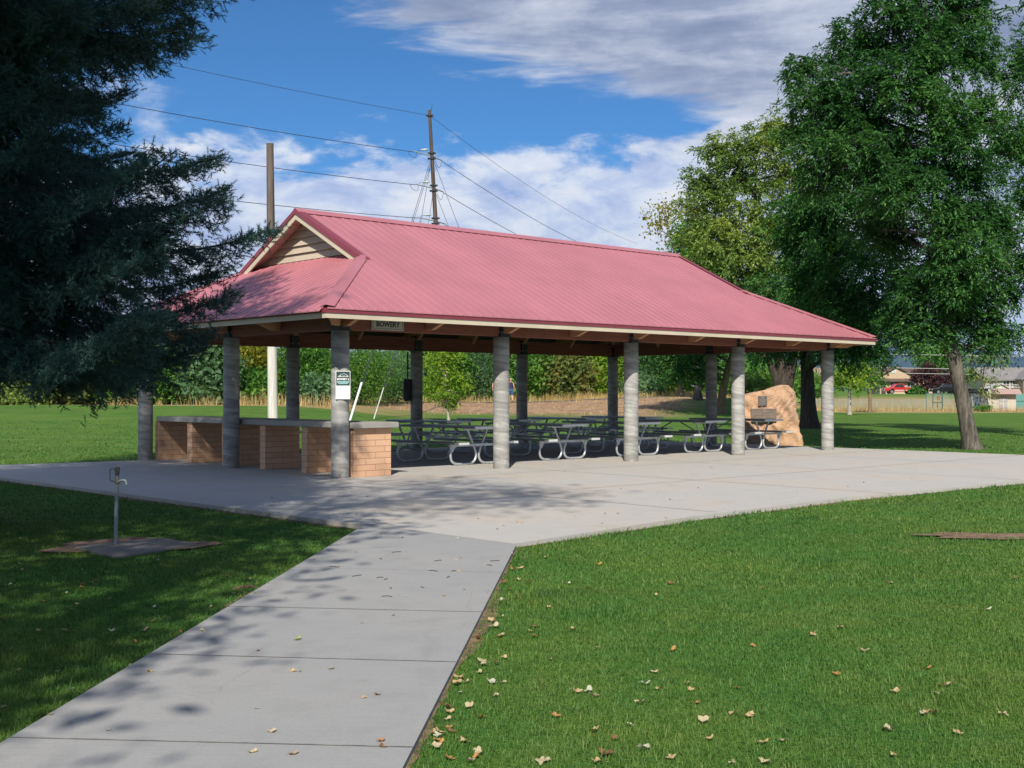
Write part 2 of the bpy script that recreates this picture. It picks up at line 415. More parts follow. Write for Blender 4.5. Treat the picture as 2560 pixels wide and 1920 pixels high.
# ------------------------------------------------------------------ ground
SLAB = [uv(-3.9, -8.55), uv(-.5, -8.05), uv(3, -7.85), uv(9, -8.1), uv(15.9, -8.2), uv(15.9, 7.6), uv(7, 7.6), uv(-1.0, 7.3), uv(-3.2, 7.6), uv(-9.5, 8.2), uv(-9.5, 4.1), uv(-4.2, 4.0), uv(-3.95, -6.18)]
WALKL = [Vector((-1.60, 13.24, 0)), Vector((-2.10, 4.97, 0)), Vector((-2.37, .5, 0)), Vector((-2.55, -2.5, 0))]
WALKR = [Vector((.04, 11.43, 0)), Vector((-.42, 4.64, 0)), Vector((-.70, .5, 0)), Vector((-.90, -2.5, 0))]
WALK = [WALKL[0]] + WALKL[1:] + WALKR[::-1]
def inpoly(P, poly, grow=0.0):
    px, py = P[:, 0], P[:, 1]; r = np.zeros(len(P), bool)
    c = np.array([[p[0], p[1]] for p in poly])
    n = len(c); j = n - 1
    for i in range(n):
        xi, yi = c[i]; xj, yj = c[j]
        k = ((yi > py) != (yj > py)) & (px < (xj - xi) * (py - yi) / (yj - yi + 1e-12) + xi)
        r ^= k; j = i
    if grow:
        for i in range(n):
            a = c[i]; b = c[(i + 1) % n]; d = b - a; L = (d * d).sum()
            t = np.clip(((P[:, :2] - a) @ d) / L, 0, 1); q = a + t[:, None] * d
            r |= ((P[:, :2] - q) ** 2).sum(1) < grow * grow
    return r

def dryness(x, y):
    """0 mown lawn .. 1 dry ground; 2 bark-covered bank"""
    n = smooth_noise(x, y, .35) + .5 * smooth_noise(x, y, 1.1)
    right = sstep(15, 22, x - (y - 85) * .06)
    d = sstep(62.0, 64.5, y + n * .8) * sstep(-3, -10, x + n)
    bank = sstep(70.5, 76, y + n * 1.6 + x * .25) * sstep(-13, -7, x + n * 1.5) * (1 - sstep(9.0, 13.5, x + n * 1.2 - (y - 80) * .18))
    top = sstep(85.5, 88, y + n * .5) * (1 - right)
    field = sstep(86, 92, y + n * 1.5) * right * (1 - sstep(150, 185, y + n * 6))
    return np.clip(np.maximum(np.maximum(d, top), field), 0, 1), np.clip(bank * (1 - sstep(88, 90, y)), 0, 1)

def build_ground():
    ys = np.unique(np.concatenate([np.linspace(-30, 0, 12), np.linspace(0, 40, 54), np.linspace(40, 110, 160), np.geomspace(110, 12000, 60)]))
    xs = np.unique(np.concatenate([-np.geomspace(40, 9000, 26), np.linspace(-40, 40, 150), np.geomspace(40, 9000, 40)]))
    X, Y = np.meshgrid(xs, ys); Z = H(X, Y)
    V = np.stack([X.ravel(), Y.ravel(), Z.ravel()], 1)
    nx, ny = len(xs), len(ys)
    i, j = np.meshgrid(np.arange(nx - 1), np.arange(ny - 1)); a = (j * nx + i).ravel()
    F = np.stack([a, a + 1, a + nx + 1, a + nx], 1)
    d, b = dryness(V[:, 0], V[:, 1])
    m, n = newmat('ground_turf')
    pos = n.coord('Position')
    ad = n.node('ShaderNodeAttribute', attribute_name='dry').outputs['Fac']; ab = n.node('ShaderNodeAttribute', attribute_name='bank').outputs['Fac']
    f = n.noise(pos, .5, 6, .65); g = n.noise(pos, 6, 5, .7); q = n.noise(pos, 1.6, 7, .75, .5); h = n.noise(pos, 45, 3, .7)
    tf = n.mix(n.smooth(f, .3, .7), (.060, .150, .022), (.115, .22, .032))
    tf = n.mix(n.smooth(q, .45, .7, 0, .7), tf, (.15, .21, .05)); tf = n.mix(n.smooth(n.noise(n.coord('Position', (.3, 1, 1)), .35, 5, .7), .55, .72, 0, .6), tf, (.19, .22, .06))
    tf = n.mix(n.smooth(g, .35, .75, 0, .6), tf, (.045, .11, .018)); tf = n.mix(n.smooth(h, .4, .8, 0, .5), tf, (.13, .22, .05))
    dr = n.mix(n.smooth(g, .3, .7), (.30, .22, .10), (.42, .33, .16)); dr = n.mix(n.smooth(f, .5, .7, 0, .8), dr, (.14, .17, .05)); dr = n.mix(n.smooth(h, .5, .8, 0, .5), dr, (.16, .11, .05))
    bk = n.mix(n.smooth(g, .3, .7), (.30, .19, .12), (.50, .33, .21)); bk = n.mix(n.smooth(h, .45, .75, 0, .7), bk, (.58, .43, .30)); bk = n.mix(n.smooth(f, .55, .72, 0, .7), bk, (.24, .25, .10))
    bk = n.mix(n.smooth(q, .42, .62, 0, .75), bk, (.17, .10, .06)); bk = n.mix(n.smooth(q, .62, .70, 0, .7), bk, (.62, .48, .34))
    c = n.mix(ad, tf, dr); c = n.mix(ab, c, bk)
    n.set(n.p.inputs['Base Color'], c); n.p.inputs['Roughness'].default_value = .95; n.p.inputs['Specular IOR Level'].default_value = .1
    n.set(n.p.inputs['Normal'], n.bump(n.math('ADD', g, h), .8, .05))
    o = npmesh('ground', V, F, m, None, True, {'dry': d, 'bank': b}); tag(o, kind='structure')
    # keep the turf under the slab well below it
    return o
build_ground()

def sheet(name, poly, z, thick, mat, joints=None):
    mb = MB(); mb.prism([Vector((p[0], p[1], z - thick)) for p in poly][::1], (0, 0, thick))
    if joints:
        for a, b, w in joints:
            d = (b - a).normalized(); s_ = Vector((-d.y, d.x, 0)) * w / 2
            mb.poly([a - s_ + Vector((0,0,z + .003)), b - s_ + Vector((0,0,z + .003)), b + s_ + Vector((0,0,z + .003)), a + s_ + Vector((0,0,z + .003))], 1)
    o = mb.build(name, [mat, M_joint]); tag(o, kind='structure'); return o
def order(poly):
    a = sum(poly[i][0]*poly[(i+1) % len(poly)][1] - poly[(i+1) % len(poly)][0]*poly[i][1] for i in range(len(poly)))
    return poly if a > 0 else poly[::-1]
J = []
for u in (-.0, 4.0, 8.0, 12.0): J.append((uv(u, -7.95), uv(u, 7.4), .016))
for v in (-4.4, -1.1, 3.6): J.append((uv(-3.9, v), uv(15.85, v), .016))
sheet('concrete_slab', order(SLAB), 0.0, .14, M_slab, J)
WJ = []
for yl, yr in ((9.95, 9.67), (8.14, 7.93), (6.66, 6.46), (5.05, 4.91), (3.45, 3.3), (1.9, 1.75), (.3, .15)):
    def edge(E_, y):
        for a, b in zip(E_, E_[1:]):
            if b.y <= y <= a.y: t = (y - a.y) / (b.y - a.y); return a + (b - a) * t
        return E_[-1]
    WJ.append((edge(WALKL, yl), edge(WALKR, yr), (.010 if yl < 9 else .005)))
WJ.append((WALKL[0] + Vector((0, -.01, 0)), WALKR[0] + Vector((0, .01, 0)), .012))
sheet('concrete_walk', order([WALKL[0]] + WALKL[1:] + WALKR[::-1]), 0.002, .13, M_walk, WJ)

# asphalt trail on the bank
def strip(name, pts, w, mat, dz=.012):
    vs = []; fs = []
    P = [Vector((p[0], p[1], 0)) for p in pts]; Q = []
    for a, b in zip(P, P[1:]):
        k = max(2, int((b - a).length / 1.5))
        Q += [a + (b - a) * (i / k) for i in range(k)]
    Q.append(P[-1])
    for i, p in enumerate(Q):
        d = (Q[min(i+1, len(Q)-1)] - Q[max(i-1, 0)]).normalized(); s_ = Vector((-d.y, d.x, 0)) * w / 2
        for sg in (-1, 0, 1):
            q = p + s_ * sg; q.z = float(H(q.x, q.y)) + dz + .02 * (sg == 0); vs.append(q)
    for i in range(len(Q) - 1):
        for j in (0, 1): fs.append((i*3 + j, i*3 + j + 1, i*3 + j + 4, i*3 + j + 3))
    mb = MB(); mb.add(vs, [f[::-1] for f in fs]); return tag(mb.build(name, mat), kind='structure')
M_asph = simple('asphalt', (.15, .145, .14), .9, var=.2, scale=8)
strip('asphalt_path', [(-30, 80), (-14, 86.5), (-4, 88.5), (6, 89.5), (13, 93), (22, 110), (24, 140)], 2.6, M_asph, .03)

def edge_soil(name, pts, w0, w1, seed):
    rd = random.Random(seed); P = [Vector((p[0], p[1], 0)) for p in pts]; Q = []
    for a, b in zip(P, P[1:]):
        k = max(2, int((b - a).length / .12)); Q += [a + (b - a)*(i/k) for i in range(k)]
    Q.append(P[-1]); vs = []; w = w0
    for i, p in enumerate(Q):
        d = (Q[min(i+1, len(Q)-1)] - Q[max(i-1, 0)]).normalized(); s_ = Vector((d.y, -d.x, 0))
        w = min(w1, max(w0*.3, w + rd.uniform(-.022, .022)))
        q = p + s_*w; vs += [(p.x, p.y, float(H(p.x, p.y)) + .008), (q.x, q.y, float(H(q.x, q.y)) + .004)]
    mb = MB(); mb.add(vs, [(2*i, 2*i+1, 2*i+3, 2*i+2) for i in range(len(Q) - 1)])
    return tag(mb.build(name, M_soil), kind='structure')
M_soil = simple('soil', (.17, .105, .065), .95, var=.45, scale=16, bump=.8, coord='Position', dirt=(.26, .19, .11))
# bare soil in the right lawn
def soil():
    mb = MB(); c = gp(2500, 1343, -.05); vs = [Vector((c.x, c.y, -.018))]; n = 40
    for i in range(n):
        a = 2*pi*i/n; r = 1 + .22*math.sin(3*a + 1) + .15*math.sin(7*a) + .1*random.uniform(-1, 1)
        vs.append(Vector((c.x + .85*r*math.cos(a), c.y + .26*r*math.sin(a), -.03)))
    mb.add(vs, [(0, i+1, (i+1) % n + 1) for i in range(n)])
    return tag(mb.build('bare_soil', M_soil, None, True), kind='structure')
soil()
edge_soil('soil_edge', WALKR[::-1], .03, .10, 4)
edge_soil('soil_edge', WALKL, .02, .08, 5)
edge_soil('soil_edge', [uv(-9.5, 4.1), uv(-4.2, 4.0), uv(-3.95, -6.18)], .03, .12, 6)
edge_soil('soil_edge', [uv(-3.9, -8.55), uv(-.5, -8.05), uv(3, -7.85), uv(9, -8.1)], .02, .08, 8)
def pad_soil():
    mb = MB(); c = gp(300, 1362, -.03); n = 36; vs = [(c.x, c.y, -.024)]
    for i in range(n):
        a = 2*pi*i/n; r = 1 + .2*math.sin(3*a + 2) + .14*math.sin(5*a) + .08*random.uniform(-1, 1)
        vs.append((c.x + .08 + .74*r*math.cos(a), c.y + .01 + .50*r*math.sin(a), -.028))
    mb.add(vs, [(0, i+1, (i+1) % n + 1) for i in range(n)]); return tag(mb.build('bare_soil', M_soil), kind='structure')
pad_soil()

# ------------------------------------------------------------------ pavilion
PAV = empty('picnic_pavilion', F0, ANG, 'open picnic pavilion with pink red metal gablet roof on round concrete columns', 'pavilion')
def pavilion():
    EV = .84; U0, U1, V0, V1 = -EV, 4*BAY + EV, -EV, 2*BAY + EV; K = .505; ZE = 2.80
    RV = BAY; RZ = ZE + K*(RV - V0); RL, RR = 1.42, 4*BAY - 1.42; T = RL - U0; GW = .35
    zf = lambda v: ZE + K*(v - V0)
    mir_v = lambda p: Vector((p[0], 2*BAY - p[1], p[2])); mir_u = lambda p: Vector((4*BAY - p[0], p[1], p[2]))
    # columns
    def column(i, j):
        n = 40; zs = np.linspace(0, 2.48, 9); vs_, fs, = [], []
        for z in zs:
            for a in range(n + 1): vs_.append((i*BAY + .153*math.cos(2*pi*a/n), j*BAY + .153*math.sin(2*pi*a/n), z))
        for k in range(len(zs) - 1):
            for a in range(n): fs.append((k*(n+1) + a, k*(n+1) + a + 1, (k+1)*(n+1) + a + 1, (k+1)*(n+1) + a))
        fs.append(tuple((len(zs)-1)*(n+1) + a for a in range(n)))
        me = bpy.data.meshes.new('column'); me.from_pydata(vs_, [], fs); me.materials.append(M_col)
        uvl = me.uv_layers.new(name='UVMap'); off = random.uniform(0, 5)
        for p in me.polygons:
            p.use_smooth = len(p.vertices) == 4
            for li in p.loop_indices:
                vi = me.loops[li].vertex_index; uvl.data[li].uv = ((vi % (n+1)) / n * .961 + off, vs_[vi][2] + off * 3)
        o = bpy.data.objects.new('column', me); COL.objects.link(o); o.parent = PAV
        b = MB(); b.box(i*BAY - .11, i*BAY + .11, j*BAY - .11, j*BAY + .11, 2.48, 2.86)
        b.box(i*BAY - .14, i*BAY + .14, j*BAY - .14, j*BAY + .14, 2.481, 2.50)
        for sx in (-1, 1):
            for zz in (2.58, 2.78):
                for (ax, ay) in ((0, -1), (0, 1), (-1, 0), (1, 0)):
                    c = Vector((i*BAY + ax*.11 + (sx*.075 if ay else 0), j*BAY + ay*.11 + (sx*.075 if ax else 0), zz))
                    d = Vector((ax, ay, 0)) * .025; b.tube([c, c + d], .014, 6, 1)
        b.build('steel_bracket', [M_steel, M_bolt], PAV)
    for i in range(5):
        for j in range(3):
            if j == 1 and i in (1, 2, 3): continue
            column(i, j)
    # beams
    for j in (0, 2):
        for i in range(4):
            MB().box(i*BAY + .115, (i+1)*BAY - .115, j*BAY - .07, j*BAY + .07, 2.495, 2.835).build('beam', M_beam, PAV, bevel=.006)
    for i in (0, 4):
        for j in (0, 1):
            MB().box(i*BAY - .07, i*BAY + .07, j*BAY + .115, (j+1)*BAY - .115, 2.495, 2.835).build('beam', M_beam, PAV, bevel=.006)
    # roof sheets with ribs
    ft = .012
    def rib(mb, a, b, side, up):
        """trapezoid rib from a to b"""
        s_ = side
        q = [a - s_*.024, a - s_*.010 + up*.010, a + s_*.010 + up*.010, a + s_*.024]
        mb.prism(q, b - a)
    def front(mirror, name):
        mp = (lambda p: mir_v(p)) if mirror else (lambda p: Vector(p))
        P = [(U0, V0), (U1, V0), (U1 - T, V0 + T), (RR, RV), (RL, RV), (U0 + T, V0 + T)]
        mb = MB(); up = Vector((0, -K, 1)).normalized()
        pts = [mp((p[0], p[1] - (.03 if p[1] == V0 else 0), zf(p[1]) - (.03*K if p[1] == V0 else 0))) for p in P]
        if mirror: pts = pts[::-1]
        mb.prism(pts, (0, 0, -ft))
        nr = int((U1 - U0) / .229)
        for k in range(1, nr + 1):
            u = U0 + .07 + k * .229
            if u > U1 - .05: break
            vm = RV
            if u < RL: vm = V0 + (u - U0)
            elif u > RR: vm = V0 + (U1 - u)
            a = mp((u, V0 - .03, zf(V0 - .03) + .0005)); b = mp((u, vm - .02, zf(vm - .02) + .0005))
            upv = Vector((up.x, -up.y if mirror else up.y, up.z))
            rib(mb, a, b, Vector((1, 0, 0)) * (-1 if mirror else 1), upv)
        return mb.build(name, M_roof, PAV)
    front(False, 'roof_slope'); front(True, 'roof_slope')
    def hip(mirror):
        mp = (lambda p: mir_u(p)) if mirror else (lambda p: Vector(p))
        zu = lambda u: ZE + K*(u - U0)
        ue = RL + GW - .004; t = ue - U0
        P = [(U0 - .12, V0), (U0 - .12, V1), (ue, V1 - t), (ue, V0 + t)]
        P = [P[0], P[3], P[2], P[1]]
        pts = [mp((p[0], p[1], zu(p[0]))) for p in P]
        if mirror: pts = pts[::-1]
        mb = MB(); mb.prism(pts, (0, 0, -ft))
        up = Vector((-K * (-1 if mirror else 1), 0, 1)).normalized()
        k = 0
        while True:
            v = V0 + .1 + k * .229; k += 1
            if v > V1 - .05: break
            um = min(ue - .01, U0 + (v - V0), U0 + (V1 - v))
            a = mp((U0 - .12, v, zu(U0 - .12) + .0005)); b = mp((um, v, zu(um) + .0005))
            rib(mb, a, b, Vector((0, -1, 0)) * (-1 if mirror else 1), up)
        mb.build('hip_slope', M_roof, PAV)
        # gable wall of lap siding, soffit, rake boards
        w = MB(); z0 = zu(RL + GW) - .01; course = .155; zz = z0
        while zz < RZ - .06:
            z1 = min(zz + course, RZ - .03)
            va, vb = V0 + (zz + .0 - ZE)/K + .01, V0 + (z1 - ZE)/K + .01
            lo = max(va, V0 + t + .0)
            q = [mp((RL + GW - .055, va, zz)), mp((RL + GW - .055, 2*BAY - va, zz)), mp((RL + GW + .0, 2*BAY - vb, z1)), mp((RL + GW + .0, vb, z1))]
            w.prism(q, mp((1, 0, 0)) - mp((0, 0, 0)) if False else Vector(((-.03 if mirror else .03), 0, 0)))
            zz += course
        w.build('gable_wall', M_siding, PAV)
        for sgn in (0, 1):
            fl = (lambda p: mp(mir_v(p))) if sgn else mp
            a = fl((RL, V0 + T - .10, zf(V0 + T - .10))); b = fl((RL, RV, RZ))
            dx = Vector((1 if not mirror else -1, 0, 0))
            # soffit boards under the overhang
            sf = MB(); nb = 7
            for i in range(nb):
                t0, t1 = i / nb, (i + .94) / nb
                p0 = a + (b - a) * t0 - Vector((0, 0, .052)); p1 = a + (b - a) * t1 - Vector((0, 0, .052))
                sf.prism([p0 + dx*.03, p1 + dx*.03, p1 + dx*(GW - .03), p0 + dx*(GW - .03)], (0, 0, -.012))
            sf.build('gable_soffit', M_soffit, PAV)
            e = MB(); d0 = Vector((0, 0, -.055)); h = Vector((0, 0, -.125))
            e.prism([a + d0, b + d0, b + d0 + h, a + d0 + h], dx * .03)
            e.build('rake_board', M_tan, PAV)
            e = MB(); e.prism([a + Vector((0,0,.03)), b + Vector((0,0,.03)), b + Vector((0,0,-.068)), a + Vector((0,0,-.068))], -dx * .022)
            e.prism([a + Vector((0,0,.032)), b + Vector((0,0,.032)), b + Vector((0,0,.026)), a + Vector((0,0,.026))], dx * .15)
            e.build('rake_trim', M_trimred, PAV)
        # hip caps
        for sgn in (0, 1):
            fl = (lambda p: mp(mir_v(p))) if sgn else mp
            a = fl((U0 - .02, V0 - .02, ZE - .004)); b = fl((U0 + T + .04, V0 + T + .04, ZE + K*(T + .04)))
            da = fl((0, 1, 0)) - fl((0, 0, 0)); db = fl((1, 0, 0)) - fl((0, 0, 0)); w_ = .17
            pa = [a + da*w_ + Vector((0,0,.026)), a + Vector((0, 0, .045)), a + db*w_ + Vector((0,0,.026))]
            pb = [b + da*w_ + Vector((0,0,.026)), b + Vector((0, 0, .045)), b + db*w_ + Vector((0,0,.026))]
            c = MB()
            c.prism([pa[0], pa[1], pb[1], pb[0]], (0, 0, -.006)); c.prism([pa[1], pa[2], pb[2], pb[1]], (0, 0, -.006))
            c.build('hip_cap', M_roof, PAV)
    hip(False); hip(True)
    c = MB(); w_ = .17
    for s_ in (-1, 1):
        c.prism([(RL - .02, RV, RZ + .048), (RL - .02, RV + s_*w_, RZ + .028 - K*w_), (RR + .02, RV + s_*w_, RZ + .028 - K*w_), (RR + .02, RV, RZ + .048)], (0, 0, -.006))
    c.build('ridge_cap', M_roof, PAV)
    # dark foam closure line under the caps is open gaps between ribs: leave as built
    # deck under the sheets
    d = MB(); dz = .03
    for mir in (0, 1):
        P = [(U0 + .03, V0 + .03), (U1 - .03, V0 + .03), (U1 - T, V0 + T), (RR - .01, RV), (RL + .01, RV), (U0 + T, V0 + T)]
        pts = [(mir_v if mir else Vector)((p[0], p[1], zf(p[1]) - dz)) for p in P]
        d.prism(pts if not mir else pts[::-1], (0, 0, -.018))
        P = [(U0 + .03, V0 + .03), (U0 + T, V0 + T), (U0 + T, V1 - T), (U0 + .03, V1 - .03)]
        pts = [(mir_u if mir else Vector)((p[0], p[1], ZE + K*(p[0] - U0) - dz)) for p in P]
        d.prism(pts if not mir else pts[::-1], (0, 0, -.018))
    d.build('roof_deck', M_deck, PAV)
    # rafters
    def rafter(a, run, umax):
        """from the eave along +y local, built in (s,z) where s is distance in from eave line"""
        top = lambda s: ZE + K*s - .052
        prof = [(.05, top(.05)), (umax, top(umax)), (umax, top(umax) - .24), (1.25, top(1.25) - .24), (.78, 2.552), (.60, 2.552), (.36, 2.645), (.06, 2.66)]
        m = MB(); o = Vector(a); r_ = Vector(run); side = Vector((-r_.y, r_.x, 0))
        m.prism([o + r_*s + Vector((0, 0, z)) - side*.045 for s, z in prof], side*.09)
        m.build('rafter', M_rafter, PAV)
    for k in range(0, 9):
        u = k * 1.825
        L = min(RV - V0 - .05, u - U0 - .12, U1 - u - .12) if (u < RL or u > RR) else RV - V0 - .06
        rafter((u + (.0), V0, 0), (0, 1, 0), L); rafter((u, V1, 0), (0, -1, 0), L)
    for k in range(1, 4):
        v = k * 1.825
        rafter((U0, v, 0), (1, 0, 0), min(T + .3, v - V0 - .1, V1 - v - .1)); rafter((U1, v, 0), (-1, 0, 0), min(T + .3, v - V0 - .1, V1 - v - .1))
    for (cx, cy, dx, dy) in ((U0, V0, 1, 1), (U1, V0, -1, 1), (U0, V1, 1, -1), (U1, V1, -1, -1)):
        m = MB(); r_ = Vector((dx, dy, 0)); side = Vector((-dy, dx, 0)).normalized()
        top = lambda s: ZE + K*s - .055
        prof = [(.04, top(.04)), (T, top(T)), (T, top(T) - .24), (1.25, top(1.25) - .24), (.66, 2.552), (.50, 2.552), (.30, 2.645), (.06, 2.66)]
        m.prism([Vector((cx, cy, 0)) + r_*s + Vector((0, 0, z)) - side*.045 for s, z in prof], side*.09)
        m.build('hip_rafter', M_rafter, PAV)
    # fascia and drip edge, mitred
    o_ = [(U0, V0), (U1, V0), (U1, V1), (U0, V1)]
    def ring(name, mat, out, inn, z0, z1):
        A = [(U0 - out, V0 - out), (U1 + out, V0 - out), (U1 + out, V1 + out), (U0 - out, V1 + out)]
        B = [(U0 + inn, V0 + inn), (U1 - inn, V0 + inn), (U1 - inn, V1 - inn), (U0 + inn, V1 - inn)]
        for i in range(4):
            j = (i + 1) % 4
            MB().prism([(*A[i], z0), (*A[j], z0), (*B[j], z0), (*B[i], z0)], (0, 0, z1 - z0)).build(name, mat, PAV)
    ring('fascia', M_tan, 0, .035, 2.628, 2.722)
    ring('drip_edge', M_trimred, .016, -.001, 2.712, 2.786)
pavilion()

# sign on the beam, notice on the column
def text(body, size, loc, rot, mat, parent, name='lettering', ext=.002, off=0.0, align='CENTER', sx=1.0):
    c = bpy.data.curves.new(name, 'FONT'); c.body = body; c.size = size; c.extrude = ext; c.offset = off; c.align_x = align; c.resolution_u = 3
    o = bpy.data.objects.new(name, c); COL.objects.link(o); o.location = loc; o.rotation_euler = rot; o.scale = (sx, 1, 1); o.data.materials.append(mat); o.parent = parent
    bpy.context.view_layer.update(); dg = bpy.context.evaluated_depsgraph_get()
    me = bpy.data.meshes.new_from_object(o.evaluated_get(dg)); me.name = name
    n_ = bpy.data.objects.new(name, me); COL.objects.link(n_); n_.location = loc; n_.rotation_euler = rot; n_.scale = (sx, 1, 1); n_.parent = parent
    if not me.materials: me.materials.append(mat)
    bpy.data.objects.remove(o); bpy.data.curves.remove(c)
    return n_
sg = empty('bowery_sign', uv(.93, -.075, 2.515), ANG, 'beige sign reading BOWERY screwed to the beam under the eave', 'sign')
M_beige = simple('sign_beige', (.48, .47, .41), .5, var=.03)
MB().box(-.345, .345, -.018, -.0005, 0, .46).build('sign_board', M_beige, sg, bevel=.004)
b = MB()
for (x0, x1, z0, z1) in ((-.32, .32, .022, .028), (-.32, .32, .432, .438), (-.32, -.314, .0285, .4315), (.314, .32, .0285, .4315)): b.box(x0, x1, -.0215, -.0185, z0, z1)
b.build('border_line', M_black, sg)
text('BOWERY', .125, (0, -.0185, .062), (pi/2, 0, 0), M_black, sg, off=.0035, sx=.98)
text('RIVERSIDE', .125, (0, -.0185, .185), (pi/2, 0, 0), M_black, sg, off=.0035, sx=.80)

na = math.atan2(-1, .12) - ANG    # the notice faces the walk
nd = Vector((.16, -.987, 0)); nang = math.atan2(nd.y, nd.x) + pi/2
nt_ = empty('rules_notice', F0 + nd * .156 + Vector((.045, 0, 1.325)), nang, 'white and green rules notice strapped to the nearest column', 'notice')
MB().box(-.122, .122, -.012, 0, 0, .475).build('notice_board', M_white, nt_, bevel=.003)
MB().box(-.113, .113, -.0145, -.0125, .230, .466).build('notice_header', simple('notice_green', (.010, .045, .042), .5, var=.05), nt_)
b = MB()
mt = [(-.085, .378), (-.05, .40), (-.03, .425), (-.012, .412), (.008, .436), (.04, .418), (.07, .40), (.09, .378)]
b.tube([(x, -.0165, z) for x, z in mt], .0035, 5)
for k in range(9): b.box(-.08 + k*.0185, -.07 + k*.0185, -.0165, -.015, .372, .384 + .008*(k % 3))
b.build('emblem', M_white, nt_)
text('BOWERY 6', .043, (0, -.0148, .322), (pi/2, 0, 0), M_white, nt_, off=.002, sx=.92)
b = MB()
for k, w in enumerate((.20, .19, .16)): b.box(-w/2, w/2, -.0165, -.015, .293 - k*.018, .303 - k*.018)
b.build('heading_line', simple('notice_cyan', (.35, .62, .62), .5, var=.05), nt_)
b = MB()
b.box(-.045, .045, -.0145, -.0125, .208, .214)
for k in range(9): b.box(-.10, .10 - .03*((k*7) % 4), -.0145, -.0125, .190 - k*.019, .1925 - k*.019)
b.build('text_line', simple('notice_ink', (.30, .38, .45), .6, var=.05), nt_)

# electric panel on a far column
ep = empty('electric_panel', uv(2*BAY, 2*BAY, 0) + Vector((-.155, -.02, 1.22)), 0, 'dark electric panel box on the back column beside the yellowing tree', 'panel')
MB().box(-.15, -.001, -.16, .16, 0, .56).build('panel_box', M_steel, ep, bevel=.01)
MB().tube([(-.07, 0, .561), (-.07, 0, 1.24)], .02, 8).build('conduit', M_steel, ep)
MB().box(-.165, -.1505, -.13, .13, .04, .52).build('panel_door', M_steel, ep)

# ------------------------------------------------------------------ serving counter
ct = empty('serving_counter', uv(.16, 0), ANG, 'long concrete topped serving counter on orange brick dividers between the end columns', 'counter')
MB().box(0, .93, -.20, 7.12, .828, .928).build('countertop', M_ctop, ct, bevel=.012)
for k in range(6):
    v = -.10 + 1.435 * k
    MB().box(.05, .80 if k else .83, v, v + .19, .001, .828).build('divider', M_block, ct)

# ------------------------------------------------------------------ picnic tables
def spline(P, n=6):
    P = [Vector(p) for p in P]; o = []
    for i in range(len(P) - 1):
        p0, p1, p2, p3 = P[max(i-1, 0)], P[i], P[i+1], P[min(i+2, len(P)-1)]
        for k in range(n):
            t = k / n
            o.append(.5*((2*p1) + (p2 - p0)*t + (2*p0 - 5*p1 + 4*p2 - p3)*t*t + (3*p1 - p0 - 3*p2 + p3)*t**3))
    o.append(P[-1]); return o
def make_table():
    t = empty('picnic_table', (0, 0, 0), 0, 'x', 'picnic table', 'pipe frame picnic tables under the pavilion')
    L = 1.22
    def board(name, x0, x1, z0, z1, parts):
        m = MB(); w = (x1 - x0) / parts
        for i in range(parts): m.box(x0 + i*w + .004, x0 + (i+1)*w - .004, -L + .012, L - .012, z0, z1)
        o = m.build(name, M_plank, t, bevel=.005)
        for s_ in (-1, 1):
            c = MB()
            for i in range(parts): c.box(x0 + i*w + .002, x0 + (i+1)*w - .002, *(sorted((s_*(L - .011), s_*(L + .012)))), z0 - .003, z1 + .003)
            c.build('end_cap', M_cap, o)
    board('tabletop', -.37, .37, .725, .765, 3)
    board('seat', -.775, -.525, .42, .46, 1); board('seat', .525, .775, .42, .46, 1)
    for y in (-.86, .86):
        for s_ in (-1, 1):
            pts = [(.27, .722), (.16, .50), (.065, .30), (.035, .19), (.075, .085), (.19, .032), (.37, .027), (.55, .032), (.66, .085), (.695, .19), (.675, .30), (.655, .40)]
            l = MB(); l.tube(spline([(s_*x, y, z) for x, z in pts], 4), .0245, 10)
            lo = l.build('leg', M_galv, t, True, sharp=60)
            g = MB(); g.prism([(s_*.56, y - .03, .418), (s_*.75, y - .03, .418), (s_*.695, y - .03, .27), (s_*.655, y - .03, .27)], (0, .008, 0)); g.build('gusset', M_galv, lo)
        MB().box(-.74, .74, y - .058, y - .03, .372, .419).build('seat_support', M_galv, t)
        MB().box(-.35, .35, y - .025, y + .025, .69, .7245).build('top_support', M_galv, t)
        m = MB(); sy = 1 if y > 0 else -1
        m.tube([(-.0, y - sy*.02, .40), (0, sy*.14, .715)], .016, 8); m.build('brace', M_galv, t)
    return t
TB = make_table()
front_lab = ['picnic table in the front row closest to the brick counter', 'second picnic table of the front row after the counter', 'picnic table in the middle of the front row', 'fourth picnic table of the front row, beside the fourth front column', 'front row picnic table standing before the orange boulder']
back_lab = ['back row picnic table nearest the counter', 'second back row picnic table, behind the front middle of the pavilion', 'third back row picnic table from the counter', 'back row picnic table farthest from the counter']
k = 0
for u, v, lab in [(x, 2.17, front_lab[i]) for i, x in enumerate((4.2, 6.58, 8.98, 11.38, 13.68))] + [(x, 6.02, back_lab[i]) for i, x in enumerate((6.65, 8.95, 11.3, 13.6))]:
    o = TB if k == 0 else copy_tree(TB)
    o.location = uv(u + random.uniform(-.03, .03), v + random.uniform(-.05, .05)); o.rotation_euler = (0, 0, ANG + random.uniform(-.02, .02)); o['label'] = lab; k += 1

